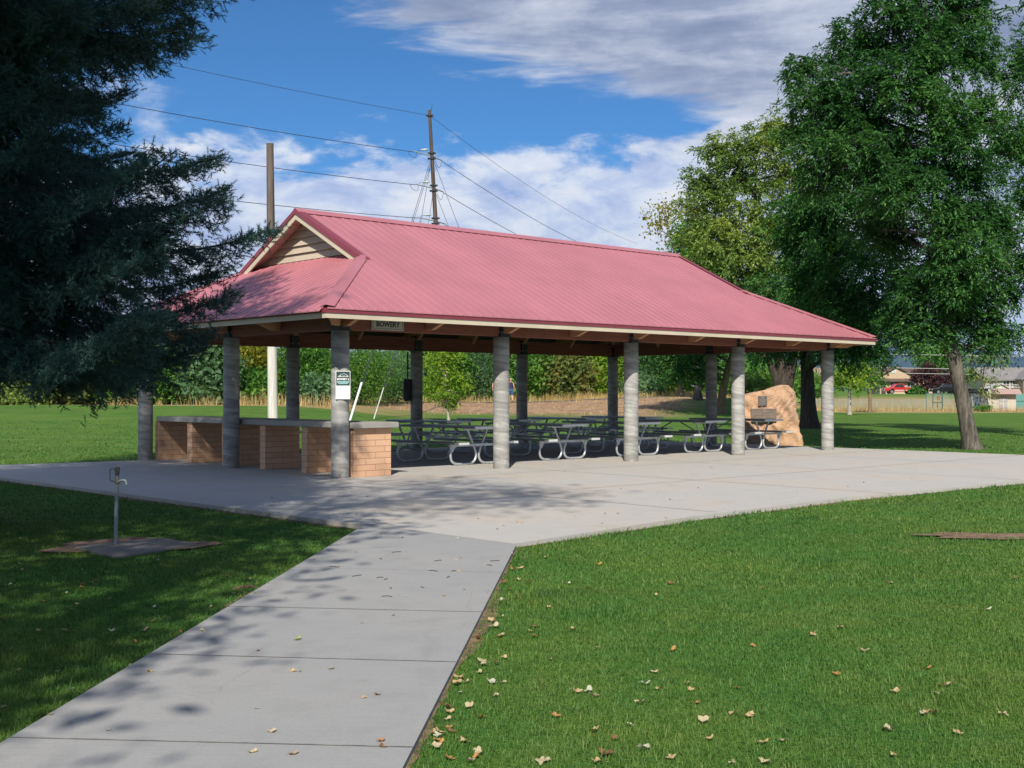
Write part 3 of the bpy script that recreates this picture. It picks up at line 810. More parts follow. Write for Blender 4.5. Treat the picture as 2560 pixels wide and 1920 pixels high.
# ------------------------------------------------------------------ yard hydrant and its pad
pad_c = [gp(x, y, 0.02) for x, y in ((186, 1357), (293, 1381), (493, 1349), (405, 1335))]
m = MB(); m.prism([Vector((p.x, p.y, -.11)) for p in pad_c], (0, 0, .098))
o = m.build('hydrant_pad', M_padc, None, bevel=.012); tag(o, 'worn square concrete pad in the grass under the yard hydrant', 'concrete pad')
hb = gp(290, 1360, -.013)
hy = empty('yard_hydrant', hb, 0, 'slim grey yard hydrant with pump handle and spout beside the path', 'hydrant')
M_hyd = simple('hydrant_grey', (.22, .27, .28), .5, .4, .15, 12); M_rust = simple('hydrant_rust', (.12, .07, .05), .7, .4, .4, 25)
MB().tube([(0, 0, 0), (.004, 0, .3), (.012, 0, .585)], [.019, .018, .017], 12).build('pipe', M_hyd, hy, True, sharp=60)
q = MB(); q.lathe([(.017, .575), (.026, .578), (.028, .60), (.02, .612), (.022, .63), (.018, .64), (.016, .66), (.022, .668), (.022, .69), (.026, .70), (.028, .725), (.022, .738), (.01, .74)], 14, (.014, 0, 0)); q.build('head', simple('worn_head_metal', (.17, .16, .15), .6, .4, .45, 40, dirt=(.13, .07, .045)), hy, True, sharp=35)
q = MB(); q.tube(spline([(.014, 0, .722), (-.03, 0, .724), (-.052, 0, .716), (-.056, 0, .69), (-.056, 0, .63), (-.052, 0, .612), (-.03, 0, .603), (.0, 0, .603)], 4), .0085, 8); q.build('handle', M_hyd, hy, True, sharp=60)
q = MB(); q.tube(spline([(.02, 0, .605), (.07, 0, .612), (.092, 0, .606), (.10, 0, .588), (.103, 0, .572)], 4), [.012]*16 + [.015], 10); q.build('spout', M_hyd, hy, True, sharp=60)

# ------------------------------------------------------------------ boulder
def boulder():
    c = Vector((7.69, 36.0, -.25))
    root = empty('memorial_boulder', c, R(-2), 'orange standing boulder carrying two bronze plaques at the end of the pavilion', 'boulder')
    root.scale = (1.06, 1.06, 1.06)
    out = [(-.88, -.1), (-.90, .5), (-.93, 1.0), (-.90, 1.38), (-.70, 1.45), (-.35, 1.53), (0, 1.64), (.28, 1.71), (.45, 1.70), (.60, 1.58), (.64, 1.30), (.68, .95), (.74, .6), (.80, .25), (.90, -.1)]
    # dense outline, then rings to make a thick slab
    P = []
    n = len(out)
    for i in range(n):
        a = np.array(out[i]); b_ = np.array(out[(i+1) % n]); k = max(2, int(np.linalg.norm(b_ - a) / .055))
        for j in range(k): P.append(a + (b_ - a) * j / k)
    P = np.array(P) * 1.045; cen = np.array([-.05, .78])
    prof = [(0.0, -.34), (.5, -.35), (.72, -.345), (.84, -.34), (.92, -.325), (.982, -.315), (1.0, -.28), (1.01, -.05), (1.0, .15), (.94, .28), (.8, .34), (0.0, .36)]
    # finer rings on the front
    fr = [(t, -.35) for t in np.linspace(0.04, .84, 14)] + prof[4:11]
    V = []; F = []; N = len(P)
    for (t, d) in fr:
        q = cen + (P - cen) * t
        for (x, z) in q:
            V.append([x, d, z])
    V = np.array(V)
    for r_ in range(len(fr) - 1):
        for j in range(N):
            F.append((r_*N + j, r_*N + (j+1) % N, (r_+1)*N + (j+1) % N, (r_+1)*N + j))
    F = [f[::-1] for f in F]
    x, y, z = V.T
    rough = .018*np.sin(5.1*x + 3*z + 1) + .014*np.sin(9*z - 6*x) + .02*np.sin(19*x + 13*z) + .012*np.sin(37*x - 29*z + y*20)
    rough += .05*np.abs(np.sin(3.3*x - 2.1*z + .5)) + .035*np.abs(np.sin(7.7*z + 2.9*x + 1)) - .03*np.abs(np.sin(12.3*x + 5*z))
    ledge = -.05*np.tanh((z - 1.15 + .25*x)*14) * sstep(.18, .3, x) * sstep(.75, .5, z*0 + x)
    V[:, 1] += rough + ledge
    V[:, 0] += .02*np.sin(11*z + y*8) + .012*np.sin(31*z + 17*y); V[:, 2] += .02*np.sin(9*x + 7*y)
    # flat seats for plaques
    mb = MB(); mb.add([tuple(p) for p in V], F)
    mb.poly([tuple(V[j]) for j in range(N)][::1]); mb.poly([tuple(V[(len(fr)-1)*N + j]) for j in range(N)][::-1])
    m, n_ = newmat('sandstone')
    co = n_.coord('Object')
    f = n_.noise(n_.coord('Object', (1, 1, .5)), 2.2, 6, .65, .8); g = n_.noise(co, 14, 5, .7); s_ = n_.noise(n_.coord('Object', (2.5, 1, .7)), 3, 6, .7, 1.2)
    cc = n_.ramp(f, [(.30, (.40, .26, .19)), (.45, (.52, .34, .23)), (.58, (.56, .35, .20)), (.72, (.60, .47, .37))])
    cc = n_.mix(n_.smooth(s_, .56, .68, 0, .6), cc, (.24, .12, .085)); cc = n_.mix(n_.smooth(g, .5, .8, 0, .4), cc, (.36, .19, .10))
    n_.set(n_.p.inputs['Base Color'], cc); n_.p.inputs['Roughness'].default_value = .9; n_.p.inputs['Specular IOR Level'].default_value = .2
    n_.set(n_.p.inputs['Normal'], n_.bump(n_.math('ADD', s_, g), .9, .06))
    mb.build('stone', m, root, True, sharp=50)
    br = simple('bronze', (.17, .13, .105), .5, .4, .25, 12); br2 = simple('dark_bronze', (.085, .08, .085), .5, .4, .2, 12); hi = simple('bronze_lettering', (.30, .25, .20), .45, .4, .1)
    for (x0, x1, z0, z1, mat, rows) in ((-.40, -.16, 1.22, 1.50, br2, 6), (-.60, .10, .78, 1.15, br, 6)):
        fr_ = MB(); yf = -.40
        fr_.box(x0, x1, yf, yf + .12, z0, z1); p = fr_.build('plaque', mat, root, bevel=.006)
        l = MB(); cx = (x0 + x1)/2; w = (x1 - x0)
        l.box(cx - .04, cx + .04, yf - .006, yf, z1 - .055, z1 - .03)
        for k in range(rows):
            ww = w * (.62 + .12*((k*5) % 3)/2) / 2; zz = z1 - .085 - k*(z1 - z0 - .11)/rows
            l.box(cx - ww, cx + ww, yf - .006, yf, zz - .012, zz)
        for (a0, a1, b0, b1) in ((x0 + .008, x1 - .008, z1 - .016, z1 - .008), (x0 + .008, x1 - .008, z0 + .008, z0 + .016), (x0 + .008, x0 + .016, z0 + .0165, z1 - .0165), (x1 - .016, x1 - .008, z0 + .0165, z1 - .0165)): l.box(a0, a1, yf - .006, yf, b0, b1)
        l.build('raised_lettering', hi, p)
boulder()

# ------------------------------------------------------------------ poles and wires
def hz(x, y): return float(H(x, y))
# stub pole, whitewashed low down
sp0 = at(683, 1040, 39.0); sp0.z = hz(sp0.x, sp0.y) - .1; top = at(674, 358, 39.0)
pr_ = empty('timber_pole', sp0, 0, 'bare topped brown timber pole, whitewashed below, rising behind the gablet', 'pole')
hgt = top.z - sp0.z; dx = top.x - sp0.x
f_ = lambda z: dx * z / hgt
zw = 3.2
MB().tube([(f_(z), 0, z) for z in np.linspace(0, zw, 6)], [.175 - .0072*z for z in np.linspace(0, zw, 6)], 16).build('white_base', M_polew, pr_, True, sharp=60)
MB().tube([(f_(z), 0, z) for z in np.linspace(zw, hgt, 10)], [.155 - (z - zw)*.0062 for z in np.linspace(zw, hgt, 10)], 16).build('shaft', M_pole, pr_, True, sharp=60)
# line pole
YB = 80.0
pb = at(1119, 1016, YB); pt = at(1073, 274, YB)
lp = empty('utility_pole', (pb.x, pb.y, hz(pb.x, pb.y)), 0, 'tall leaning utility pole with three insulator levels above the roof ridge', 'utility pole')
base = Vector(lp.location)
zs_ = np.linspace(0, pt.z - base.z, 12); ax = lambda z: Vector(((pt.x - base.x) * (z / zs_[-1])**.9, 0, z))
MB().tube([ax(z) for z in zs_], [.21 - .0052*z for z in zs_], 14).build('shaft', M_pole, lp, True, sharp=60)
def lpz(py): return EYE - (py - HOR)/FPX*YB - base.z
levels = [288, 389, 470, 552]
dl = Vector((-.64, -.77, 0)); drr = Vector((.29, .957, 0))
for i, py in enumerate(levels):
    z = lpz(py); c = ax(z)
    q = MB()
    for dz in ((0,) if i == 0 else (-.18, .18)):
        q.lathe([(.16, -.05), (.21, -.045), (.21, .045), (.16, .05)], 12, c + Vector((0, 0, dz)))
        q.box(c.x - .27, c.x - .2, -.05, .05, c.z + dz - .06, c.z + dz + .06); q.box(c.x + .2, c.x + .27, -.05, .05, c.z + dz - .06, c.z + dz + .06)
    q.build('clamp_band', M_steel, lp)
    if i:
        for d_, nm in ((dl, 1), (drr, -1)):
            st_ = c + d_*.22; en = c + d_*(1.7 if nm == 1 else 1.9) + Vector((0, 0, .05))
            q = MB(); pts = [st_ + (en - st_)*t for t in np.linspace(0, 1, 19)]
            q.tube(pts, [.05 if k % 2 else .028 for k in range(19)], 8); q.build('insulator', M_ins, lp)
        a0 = c + Vector((-.18, 0, .42)); q = MB(); q.tube([a0 + Vector((-.10, 0, .0)), a0 + Vector((-.14, 0, 0)), a0 + Vector((-.52, 0, -.03)), a0 + Vector((-.56, 0, -.03))], [.03, .075, .075, .03], 10); q.build('arrester', simple('arrester_grey', (.36, .42, .42), .5) if i == 1 else bpy.data.materials['arrester_grey'], lp, True, sharp=50)
        q = MB(); e = c + dl*2.0
        q.tube(spline([a0 + Vector((-.56, 0, -.03)), a0 + Vector((-.8, -.3, -.2)), e + Vector((.3, .3, -.35)), e + Vector((0, 0, -.3)), e + Vector((-.12, -.1, -.1)), e], 5), .014, 5)
        q.tube(spline([c + Vector((.2, 0, -.3)), c + Vector((.35, .6, -.6)), c + drr*1.2 + Vector((.1, 0, -.55)), c + drr*1.9], 5), .014, 5); q.build('jumper_wire', M_wire, lp)
q = MB()
for (pya, dxp, pyb) in ((389, -43, 562), (470, -30, 600), (389, 66, 575), (470, 44, 590)):
    a_ = ax(lpz(pya)); b_ = ax(lpz(pyb)) + Vector((dxp/FPX*YB*.9, 0, 0)); d_ = (b_ - a_)
    q.tube([a_, a_ + d_ * ((a_.z - 6) / max(.1, (a_.z - b_.z)))], .016, 5)
q.build('guy_stay', M_wire, lp)
q = MB(); t_ = ax(zs_[-1]); q.tube([t_ + Vector((.1, 0, -.1)), t_ + Vector((.2, 0, .35))], .02, 5); q.build('lightning_pin', M_wire, lp)
names = ['topmost power line wire crossing the sky to the pole tip', 'second power line wire from the top at the leaning pole', 'third power line wire from the top at the leaning pole', 'lowest power line wire just above the roof ridge']
for i, py in enumerate(levels):
    c = base + ax(lpz(py)); q = MB()
    L_ = c + dl*62; Rr = c + drr*72
    def sag(a_, b_, s_, n=26): return [a_ + (b_ - a_)*t - Vector((0, 0, s_*4*t*(1 - t))) for t in np.linspace(0, 1, n)]
    q.tube(sag(L_, c + dl*(1.7 if i else .2), .9), .020 if i else .014, 5); q.tube(sag(c + drr*(1.9 if i else .2), Rr, .9), .020 if i else .014, 5)
    tag(q.build('power_wire', M_wire), names[i], 'wire', 'wires of the power line over the pavilion')
# guys with guards
for i, (ppx, ppy, qx, qy, Y0, guard, lab) in enumerate(((871, 1070, 905, 967, 50., .05, 'thick white guy guard leaning behind the nearest column'), (934, 1045, 957, 961, 57., .028, 'thin pale guy guard leaning further back than the thick white one'))):
    a_ = at(ppx, ppy, Y0); a_.z = hz(a_.x, a_.y) - .05; tp = base + ax(lpz(389 if i == 0 else 552)); g_ = at(qx, qy, Y0)
    d_ = (tp - a_); gr = empty('guy_wire', a_, 0, lab, 'guy wire')
    zt = (g_.z - a_.z) / d_.z
    zt = .105 if i == 0 else .12
    MB().tube([Vector((0,0,0)), d_ * zt], guard, 8).build('guard_sleeve', M_white if i == 0 else simple('grey_sleeve', (.5, .52, .5), .6), gr, True, sharp=60)
    MB().tube([d_ * zt * .98, d_], .016, 5).build('cable', M_wire, gr)
    MB().tube([d_ * zt * .9 + Vector((.12, 0, .1)), d_ * .97 + Vector((.1, 0, 0))], .014, 5).build('cable', M_wire, gr)

# ------------------------------------------------------------------ foliage machinery
def unit(a): return a / np.maximum(np.linalg.norm(a, axis=1, keepdims=True), 1e-9)
def leafcards(P, size, asp, up=.6, droop=.3, jit=.35, r=rng):
    n = len(P)
    nrm = unit(r.normal(size=(n, 3)) + np.array([0, 0, up]))
    t = r.normal(size=(n, 3)) + np.array([0, 0, -droop]); t = unit(t - nrm * (t * nrm).sum(1, keepdims=True))
    s = np.cross(nrm, t)
    L = size * (1 + jit * r.normal(size=(n, 1))).clip(.4, 1.9); w = L * asp * .5
    fold = nrm * w * .35
    V = np.stack([P, P + t*L*.45 + s*w + fold, P + t*L, P + t*L*.45 - s*w + fold], 1).reshape(-1, 3)
    F = np.arange(4*n).reshape(-1, 4)
    return V, F
def blob_points(c, rad, n, r=rng, shell=.55, gap=.35, seed=0.0, flat=0):
    """points in an ellipsoid, more near its skin, thinned by noise so holes show"""
    c = np.array(c); rad = np.array(rad if hasattr(rad, '__len__') else (rad,)*3, float)
    out = []
    need = n
    for _ in range(12):
        d = unit(r.normal(size=(need*3, 3))); q = r.random((need*3, 1))**shell
        bump_ = 1 + .18*np.sin(5*d[:, :1] + seed*3) * np.cos(4*d[:, 1:2] - seed) + .14*np.sin(7*d[:, 2:3] + seed*5 + 3*d[:, :1])
        p = d * q * bump_
        g = np.sin(5.3*p[:, 0] + seed*7) * np.sin(4.7*p[:, 1] - seed*3) * np.sin(5.9*p[:, 2] + seed) + .5*np.sin(11*p[:, 0] + 9*p[:, 2] + seed)
        ok = g > -1 + gap*1.6 - .35
        out.append((c + p[ok] * rad)); 
        if sum(len(o) for o in out) >= n: break
    return np.concatenate(out)[:n]
def sprays(cent, per, sig, r=rng, flat=.6):
    k = len(cent); o = r.normal(size=(k, per, 3)) * sig; o[:, :, 2] *= flat
    return (cent[:, None, :] + o).reshape(-1, 3)

def tufts(cent, cen0, T, m, L, leaf, w, r=rng):
    """drooping compound leaves: T stalks round every point, m leaflets along each"""
    n = len(cent); out = unit(cent - cen0)
    d = unit(r.normal(size=(n, T, 3)).reshape(-1, 3) + np.repeat(out, T, 0)*.9 + np.array([0, 0, .1])).reshape(n, T, 3)
    ln = L * (.6 + .7*r.random((n, T, 1)))
    u = np.linspace(.25, 1, m)[None, None, :, None]
    P = cent[:, None, None, :] + d[:, :, None, :]*ln[:, :, None, :]*u + np.array([0, 0, -1.0])*(u**2)*ln[:, :, None, :]*.55
    sd = unit(np.cross(d.reshape(-1, 3), np.array([0, 0, 1.0]) + .3*r.normal(size=(n*T, 3)))).reshape(n, T, 1, 3)
    sg = np.where(np.arange(m) % 2 == 0, 1.0, -1.0)[None, None, :, None]
    t = d[:, :, None, :]*.8 + sd*sg*.75 + np.array([0, 0, -.45]) + .25*r.normal(size=(n, T, m, 3))
    P = P.reshape(-1, 3); t = unit(t.reshape(-1, 3)); k = len(P)
    nn = unit(np.array([0, 0, 1.0]) + .45*r.normal(size=(k, 3))); s_ = unit(np.cross(nn, t)); nn = np.cross(t, s_)
    Lf = leaf*(.7 + .6*r.random((k, 1))); wf = w*(.8 + .4*r.random((k, 1)))
    V = np.stack([P, P + t*Lf*.45 + s_*wf*.5 + nn*wf*.15, P + t*Lf - nn*Lf*.12, P + t*Lf*.45 - s_*wf*.5 + nn*wf*.15], 1).reshape(-1, 3)
    return V, np.arange(4*k).reshape(-1, 4)

def limb(mb, a, b, r0, r1, bend=.15, n=7, k=6):
    a = Vector(a); b = Vector(b); d = b - a
    off = Vector((random.uniform(-1, 1), random.uniform(-1, 1), random.uniform(.1, .9))) * d.length * bend
    P = [a + d*t + off*math.sin(pi*t) * (1 - .35*t) for t in np.linspace(0, 1, k)]
    mb.tube(P, [r0 + (r1 - r0)*t for t in np.linspace(0, 1, k)], n); return P

def tree(name, label, trunk, blobs, lm, bm, leaf=.12, asp=.4, per=14, sig=.22, dens=1.0, group=None, cat='tree', up=.6, droop=.4, twigs=.25, r_end=.03, gap=.35, fork=0, flare=True, tuft=None):
    """trunk: [(point, radius)...]; blobs: [(centre, radii, clusters)]"""
    base = Vector(trunk[0][0]); root = empty(name, base, 0, label, cat, group)
    mb = MB(); T = [(Vector(p) - base, r) for p, r in trunk]
    P = spline([p for p, _ in T], 5); rr = []
    for i in range(len(T) - 1): rr += list(np.linspace(T[i][1], T[i+1][1], 5, endpoint=False))
    rr.append(T[-1][1])
    if flare:
        h0 = max(.05, P[-1].length)
        rr = [r * (1 + .45*math.exp(-(p - P[0]).length / (.9*T[0][1] + .15))) for r, p in zip(rr, P)]
    P = [P[0] - Vector((0, 0, .25))] + P; rr = [rr[0]] + rr
    mb.tube(P, rr, 14)
    cs = []
    for bi, (c, rad, n) in enumerate(blobs):
        c = Vector(c) - base; rad = rad if hasattr(rad, '__len__') else (rad,)*3
        n = max(3, int(n * dens))
        pts = blob_points(c, rad, n, seed=bi*1.37 + base.x, gap=gap)
        cs.append(pts)
        # limb from the trunk, starting lower than the bough
        cand = [(abs((p - c).length - .0) + max(0, p.z - c.z + .15*(c - p).length) * 3, i) for i, p in enumerate(P) if i > 1]
        i = min(cand)[1]
        r0 = min(rr[i] * .62, .03 + .055 * max(rad))
        L = limb(mb, P[i], c, r0, max(r_end*.5, r0*.3), .1)
        for q in pts[:: max(1, int(1/ max(.02, twigs)))][:60]:
            s0 = L[random.randint(2, len(L) - 1)]
            limb(mb, s0, Vector(q), max(r_end*.35, r0*.18), r_end*.18, .08, 4, 4)
    mb.build('trunk', bm, root, True, sharp=80)
    cen = np.concatenate(cs)
    if tuft: V, F = tufts(cen, np.concatenate([np.repeat(np.array([Vector(b_[0]) - base - Vector((0, 0, .5))]), len(c_), 0) for b_, c_ in zip(blobs, cs)]), *tuft)
    else: V, F = leafcards(sprays(cen, per, sig), leaf, asp, up, droop)
    npmesh('crown', V, F, lm, root)
    return root

def shrub(name, label, c, rad, lm, n=160, leaf=.22, per=16, sig=.35, group=None, cat='shrub', asp=.5, gap=.3, lobes=6, stem=True, r=rng):
    """bush standing on the ground: several lobes that reach down to the ground"""
    c = Vector(c); root = empty(name, c, 0, label, cat, group)
    rx, ry, h = rad; pts = []
    for k in range(lobes):
        a = 2*pi*k/lobes + random.uniform(-.5, .5); q = random.uniform(.25, .6)
        hh = h * random.uniform(.62, 1.0) * (1 - .35*q)
        pts.append(blob_points((rx*q*math.cos(a), ry*q*math.sin(a), hh*.5), (rx*.58, ry*.58, hh*.55), n // lobes, seed=k*2.1 + c.x, gap=gap))
    pts = np.concatenate(pts); pts[:, 2] = np.maximum(pts[:, 2], .08)
    if stem:
        m = MB()
        for k in range(5):
            q = pts[random.randrange(len(pts))]; limb(m, (random.uniform(-.2, .2), random.uniform(-.2, .2), -.1), Vector(q)*1.0, .05, .015, .1, 5, 5)
        m.build('stem', B_tan if random.random() < .3 else B_dark, root)
    P_ = sprays(pts, per, sig); P_[:, 2] = np.maximum(P_[:, 2], .02)
    V, F = leafcards(P_, leaf, asp, .5, .2)
    npmesh('foliage', V, F, lm, root)
    return root

# ------------------------------------------------------------------ spruce
def twig_template(needles):
    """a needle-clad shoot one unit long along +x"""
    V = [(0,0,0)]; F = []
    for j in range(3):
        a = 2*pi*j/3; V.append((.5, .055*math.cos(a), .055*math.sin(a)))
    V.append((1.0, 0, 0))
    for j in range(3): F += [(0, 1+j, 1+(j+1) % 3), (4, 1+(j+1) % 3, 1+j)]
    for k in range(needles):
        a = k*2.4; x = .02 + .93*k/needles; c, s = math.cos(a), math.sin(a)
        b = len(V); w = .026
        V += [(x - w, -w*s, w*c), (x + w, w*s, -w*c), (x + .17, .26*c, .26*s)]; F.append((b, b+1, b+2))
    return np.array(V), np.array(F)
def spruce(name, label, x, y, Hh, prof, detail, seed=3, mat=None):
    rg = np.random.default_rng(seed); rd = random.Random(seed)
    z0 = hz(x, y); root = empty(name, (x, y, z0), 0, label, 'spruce tree')
    MB().tube([(0, 0, -.2), (0, 0, .3), (0.02, 0, Hh*.5), (0, 0, Hh)], [.30, .24, .14, .02], 12).build('trunk', G_spruceb, root, True)
    bm = MB(); TP = []; TD = []; TL = []
    z = 2.25
    while z < Hh - .25:
        nb = 6 if z < Hh*.7 else 5
        a0 = rd.uniform(0, 6.28)
        for k in range(nb):
            a = a0 + 2*pi*k/nb + rd.uniform(-.3, .3)
            Lb = prof(z, a) * rd.uniform(.80, 1.10)
            if Lb < .15: continue
            ca, sa = math.cos(a), math.sin(a)
            drop = -.17*Lb if z < Hh*.75 else .1*Lb
            zz = z + rd.uniform(-.12, .12)
            N = 12; bp = []
            for i in range(N + 1):
                t = i / N
                bp.append(np.array([ca*Lb*t, sa*Lb*t, zz + drop*math.sin(t*pi*.72) + .16*Lb*max(0, t - .62)**1.4*1.2]))
            hi = detail(x + ca*Lb*.7, y + sa*Lb*.7, zz + z0)
            bm.tube([tuple(p) for p in bp], [max(.006, .034*(Lb/3) * (1 - .85*i/N)) for i in range(N + 1)], 5)
            side = np.array([-sa, ca, 0]); step = .075 if hi else .22
            s = .10*Lb
            while s < Lb:
                t = s / Lb; i = min(N - 1, int(t*N)); q = bp[i] + (bp[i+1] - bp[i])*(t*N - i)
                dirb = bp[min(N, i+1)] - bp[i]; dirb = dirb / np.linalg.norm(dirb)
                for sg in (-1, 1):
                    l2 = min(.95, .30*Lb) * (1 - t)**.62 * rd.uniform(.65, 1.15) + .10
                    ang = rd.uniform(.75, 1.1)
                    d2 = dirb*math.cos(ang) + side*sg*math.sin(ang); d2 = d2 + np.array([0, 0, rd.uniform(-.42, .02) if t < .8 else rd.uniform(-.15, .35)]); d2 /= np.linalg.norm(d2)
                    tw = .034 if hi else .16; m_ = max(2, int(l2 / tw))
                    u = np.linspace(.06, 1, m_)
                    sagv = np.array([0, 0, -.28*l2])
                    pos = q + np.outer(u*l2, d2) + np.outer(u*u, sagv)
                    rv = rg.normal(size=(m_, 3))*.6
                    sd = np.where(np.arange(m_) % 2 == 0, 1.0, -1.0)[:, None] * np.cross(d2, np.array([0, 0, 1.0]))[None]
                    dd = d2[None]*.75 + sd*.75 + rv + np.array([0, 0, -.12 if t < .85 else .25])
                    dd[-1] = d2 + sagv*1.2
                    if hi:
                        TP.append(pos + rg.normal(size=(m_, 3))*.012); TD.append(d2[None]*.7 - sd*.75 + rg.normal(size=(m_, 3))*.6 + np.array([0, 0, .1])); TL.append(np.full(m_, .085) * (rg.random(m_)*.6 + .7))
                        e_ = pos[-1]; TP.append(e_ + rg.normal(size=(7, 3))*.05); TD.append(d2[None] + rg.normal(size=(7, 3))*.7); TL.append(np.full(7, .10))
                    TP.append(pos); TD.append(dd); TL.append(np.full(m_, (.095 if hi else .30)) * (rg.random(m_)*.6 + .7))
                s += step
            TP.append(bp[-1][None]); TD.append((bp[-1] - bp[-2])[None]); TL.append(np.array([.16]))
        z += .30 if z < Hh*.75 else .24
    bm.build('branch_frame', G_spruceb, root)
    P = np.concatenate(TP); D = unit(np.concatenate(TD)); L = np.concatenate(TL)
    tv, tf = twig_template(16)
    n = len(P)
    b = np.cross(D, unit(rg.normal(size=(n, 3)))); b = unit(b); c = np.cross(D, b)
    V = P[:, None, :] + (tv[None, :, 0:1]*D[:, None, :] + tv[None, :, 1:2]*b[:, None, :] + tv[None, :, 2:3]*c[:, None, :]) * L[:, None, None]
    F = tf[None] + (np.arange(n) * len(tv))[:, None, None]
    npmesh('needles', V.reshape(-1, 3), F.reshape(-1, 3), mat or G_needle, root)
    print('spruce twigs', n)
    return root
SX, SY = -6.0, 13.2
def sprof(z, a):
    # reach by height; the side towards the pavilion is ragged
    base = np.interp(z, [0, 1.0, 1.8, 3, 4, 5, 6, 8, 10.4, 12.3, 13.4], [1.6, 2.4, 2.8, 2.8, 2.8, 2.7, 2.7, 2.1, 1.2, .5, .1])
    rgt = np.interp(z, [0, 1.0, 1.6, 2.1, 2.6, 3.1, 3.7, 4.1, 4.45, 4.9, 5.3, 5.8, 6.4, 8, 10.4, 12.3, 13.4], [2.0, 2.7, 2.85, 2.95, 2.85, 2.95, 3.1, 3.35, 2.15, 1.55, 1.5, 2.2, 2.75, 2.1, 1.2, .5, .1])
    k = max(0.0, math.cos(a + .35))**.5
    return base*(1 - k) + rgt*k
def sdet(x, y, z):
    px = 1280 + FPX*x/max(y, 1); py = HOR + FPX*(EYE - z)/max(y, 1)
    return -220 < px < 900 and py > -260 and y < SY + 2.2
spruce('blue_spruce', 'large dark blue green spruce with drooping boughs filling the left side', SX, SY, 13.4, sprof, sdet)

spruce('blue_spruce', 'tall spruce standing left of the picture that shades the end of the slab', -9.0, 10.3, 17.5, lambda z, a: float(np.interp(z, [0, 2, 9, 12, 15, 17.5], [2.9, 2.9, 2.6, 2.0, 1.1, .1])), lambda x, y, z: False, seed=9)
# ------------------------------------------------------------------ trees on the right
def bl(px, py, Y, rpx, n, dy=0.0, ry=None):
    """bough seen round (px,py) with radii in photo pixels"""
    rx, rz = rpx if hasattr(rpx, '__len__') else (rpx, rpx)
    c = at(px, py, Y + dy); k = (Y + dy)/FPX
    return (c, (rx*k, (ry if ry else max(rx, rz)*k), rz*k), n)
def ground_at(px, Y):
    x = (px - 1280)/FPX*Y; return Vector((x, Y, hz(x, Y)))
# big ash, leaning trunk
Y = 31.8; b0 = ground_at(2430, Y)
tr = [(b0, .20), (at(2408, 1010, Y), .185), (at(2386, 899, Y), .18), (at(2362, 780, Y + .1), .16), (at(2345, 660, Y + .2), .13), (at(2338, 480, Y + .2), .10), (at(2330, 250, Y), .06), (at(2320, 60, Y), .035), (at(2310, -150, Y), .02)]
blobs = []
for (px, py, rx, rz, n, dy) in ((2070, 250, 105, 75, 130, -.4), (2010, 175, 55, 40, 34, 0), (2155, 120, 110, 85, 120, .6), (2260, 40, 110, 90, 120, -.5), (2400, 30, 100, 90, 110, .8), (2420, 140, 90, 75, 90, -.3), (2230, 210, 100, 75, 110, -1.2), (2350, 270, 95, 75, 90, -1.2), (2100, 380, 130, 75, 150, -.9), (2010, 330, 65, 45, 45, .2), (2240, 370, 100, 70, 100, 1.1), (2460, 300, 80, 75, 80, .3), (2250, 480, 90, 65, 90, -1.5), (2420, 440, 95, 80, 100, -.6), (2480, 560, 85, 80, 90, .5), (2400, 640, 105, 80, 120, -1.2), (2330, 720, 95, 70, 100, -.6), (2460, 730, 95, 80, 110, .3), (2300, 830, 80, 50, 60, -.5), (2400, 800, 100, 65, 100, .4), (2490, 850, 70, 50, 50, 0), (2550, 640, 60, 90, 60, 0), (2250, 600, 75, 60, 60, 1.6), (2240, -110, 150, 80, 90, 0), (2420, -120, 130, 80, 80, 0), (2540, 380, 60, 60, 45, 1.0), (2090, 310, 60, 50, 45, 1), (2180, 310, 60, 60, 50, .2), (2310, 150, 60, 70, 55, -.8), (2060, 440, 60, 50, 45, .4), (2200, 430, 60, 50, 40, -.8), (2300, 420, 60, 60, 40, -1.5), (2390, 350, 60, 60, 45, -1.4), (2360, 540, 60, 60, 45, -1.4), (2200, 560, 70, 50, 50, 1.5), (2430, 540, 60, 60, 50, -.8), (2270, 700, 60, 60, 45, .8), (2390, 720, 60, 50, 45, -1.2), (2240, 790, 60, 50, 45, .5), (2350, 100, 50, 60, 40, .6)):
    blobs.append(bl(px, py, Y, (rx, rz), int(n*1.4), dy))
tree('ash_tree', 'tall dark green ash with a leaning grey trunk beside the slab', tr, blobs, G_ash, B_grey, twigs=.25, r_end=.022, gap=.55, tuft=(6, 7, .30, .125, .044))
# second ash at the right edge, trunk out of the picture
Y = 38; b0 = ground_at(2690, Y)
blobs = [bl(px, py, Y, (rx, rz), n) for (px, py, rx, rz, n) in ((2570, 170, 95, 90, 120), (2610, 330, 90, 80, 110), (2590, 480, 75, 60, 80), (2700, 60, 120, 110, 120), (2760, 300, 130, 120, 120), (2720, 520, 120, 110, 110), (2640, -60, 110, 80, 90))]
tree('ash_tree', 'loose ash reaching in from the right edge of the picture', [(b0, .26), (at(2685, 800, Y), .2), (at(2680, 450, Y), .14), (at(2690, 100, Y), .06)], blobs, G_ash, B_grey, twigs=.2, r_end=.022, gap=.42, dens=1.5, tuft=(6, 7, .32, .135, .045))
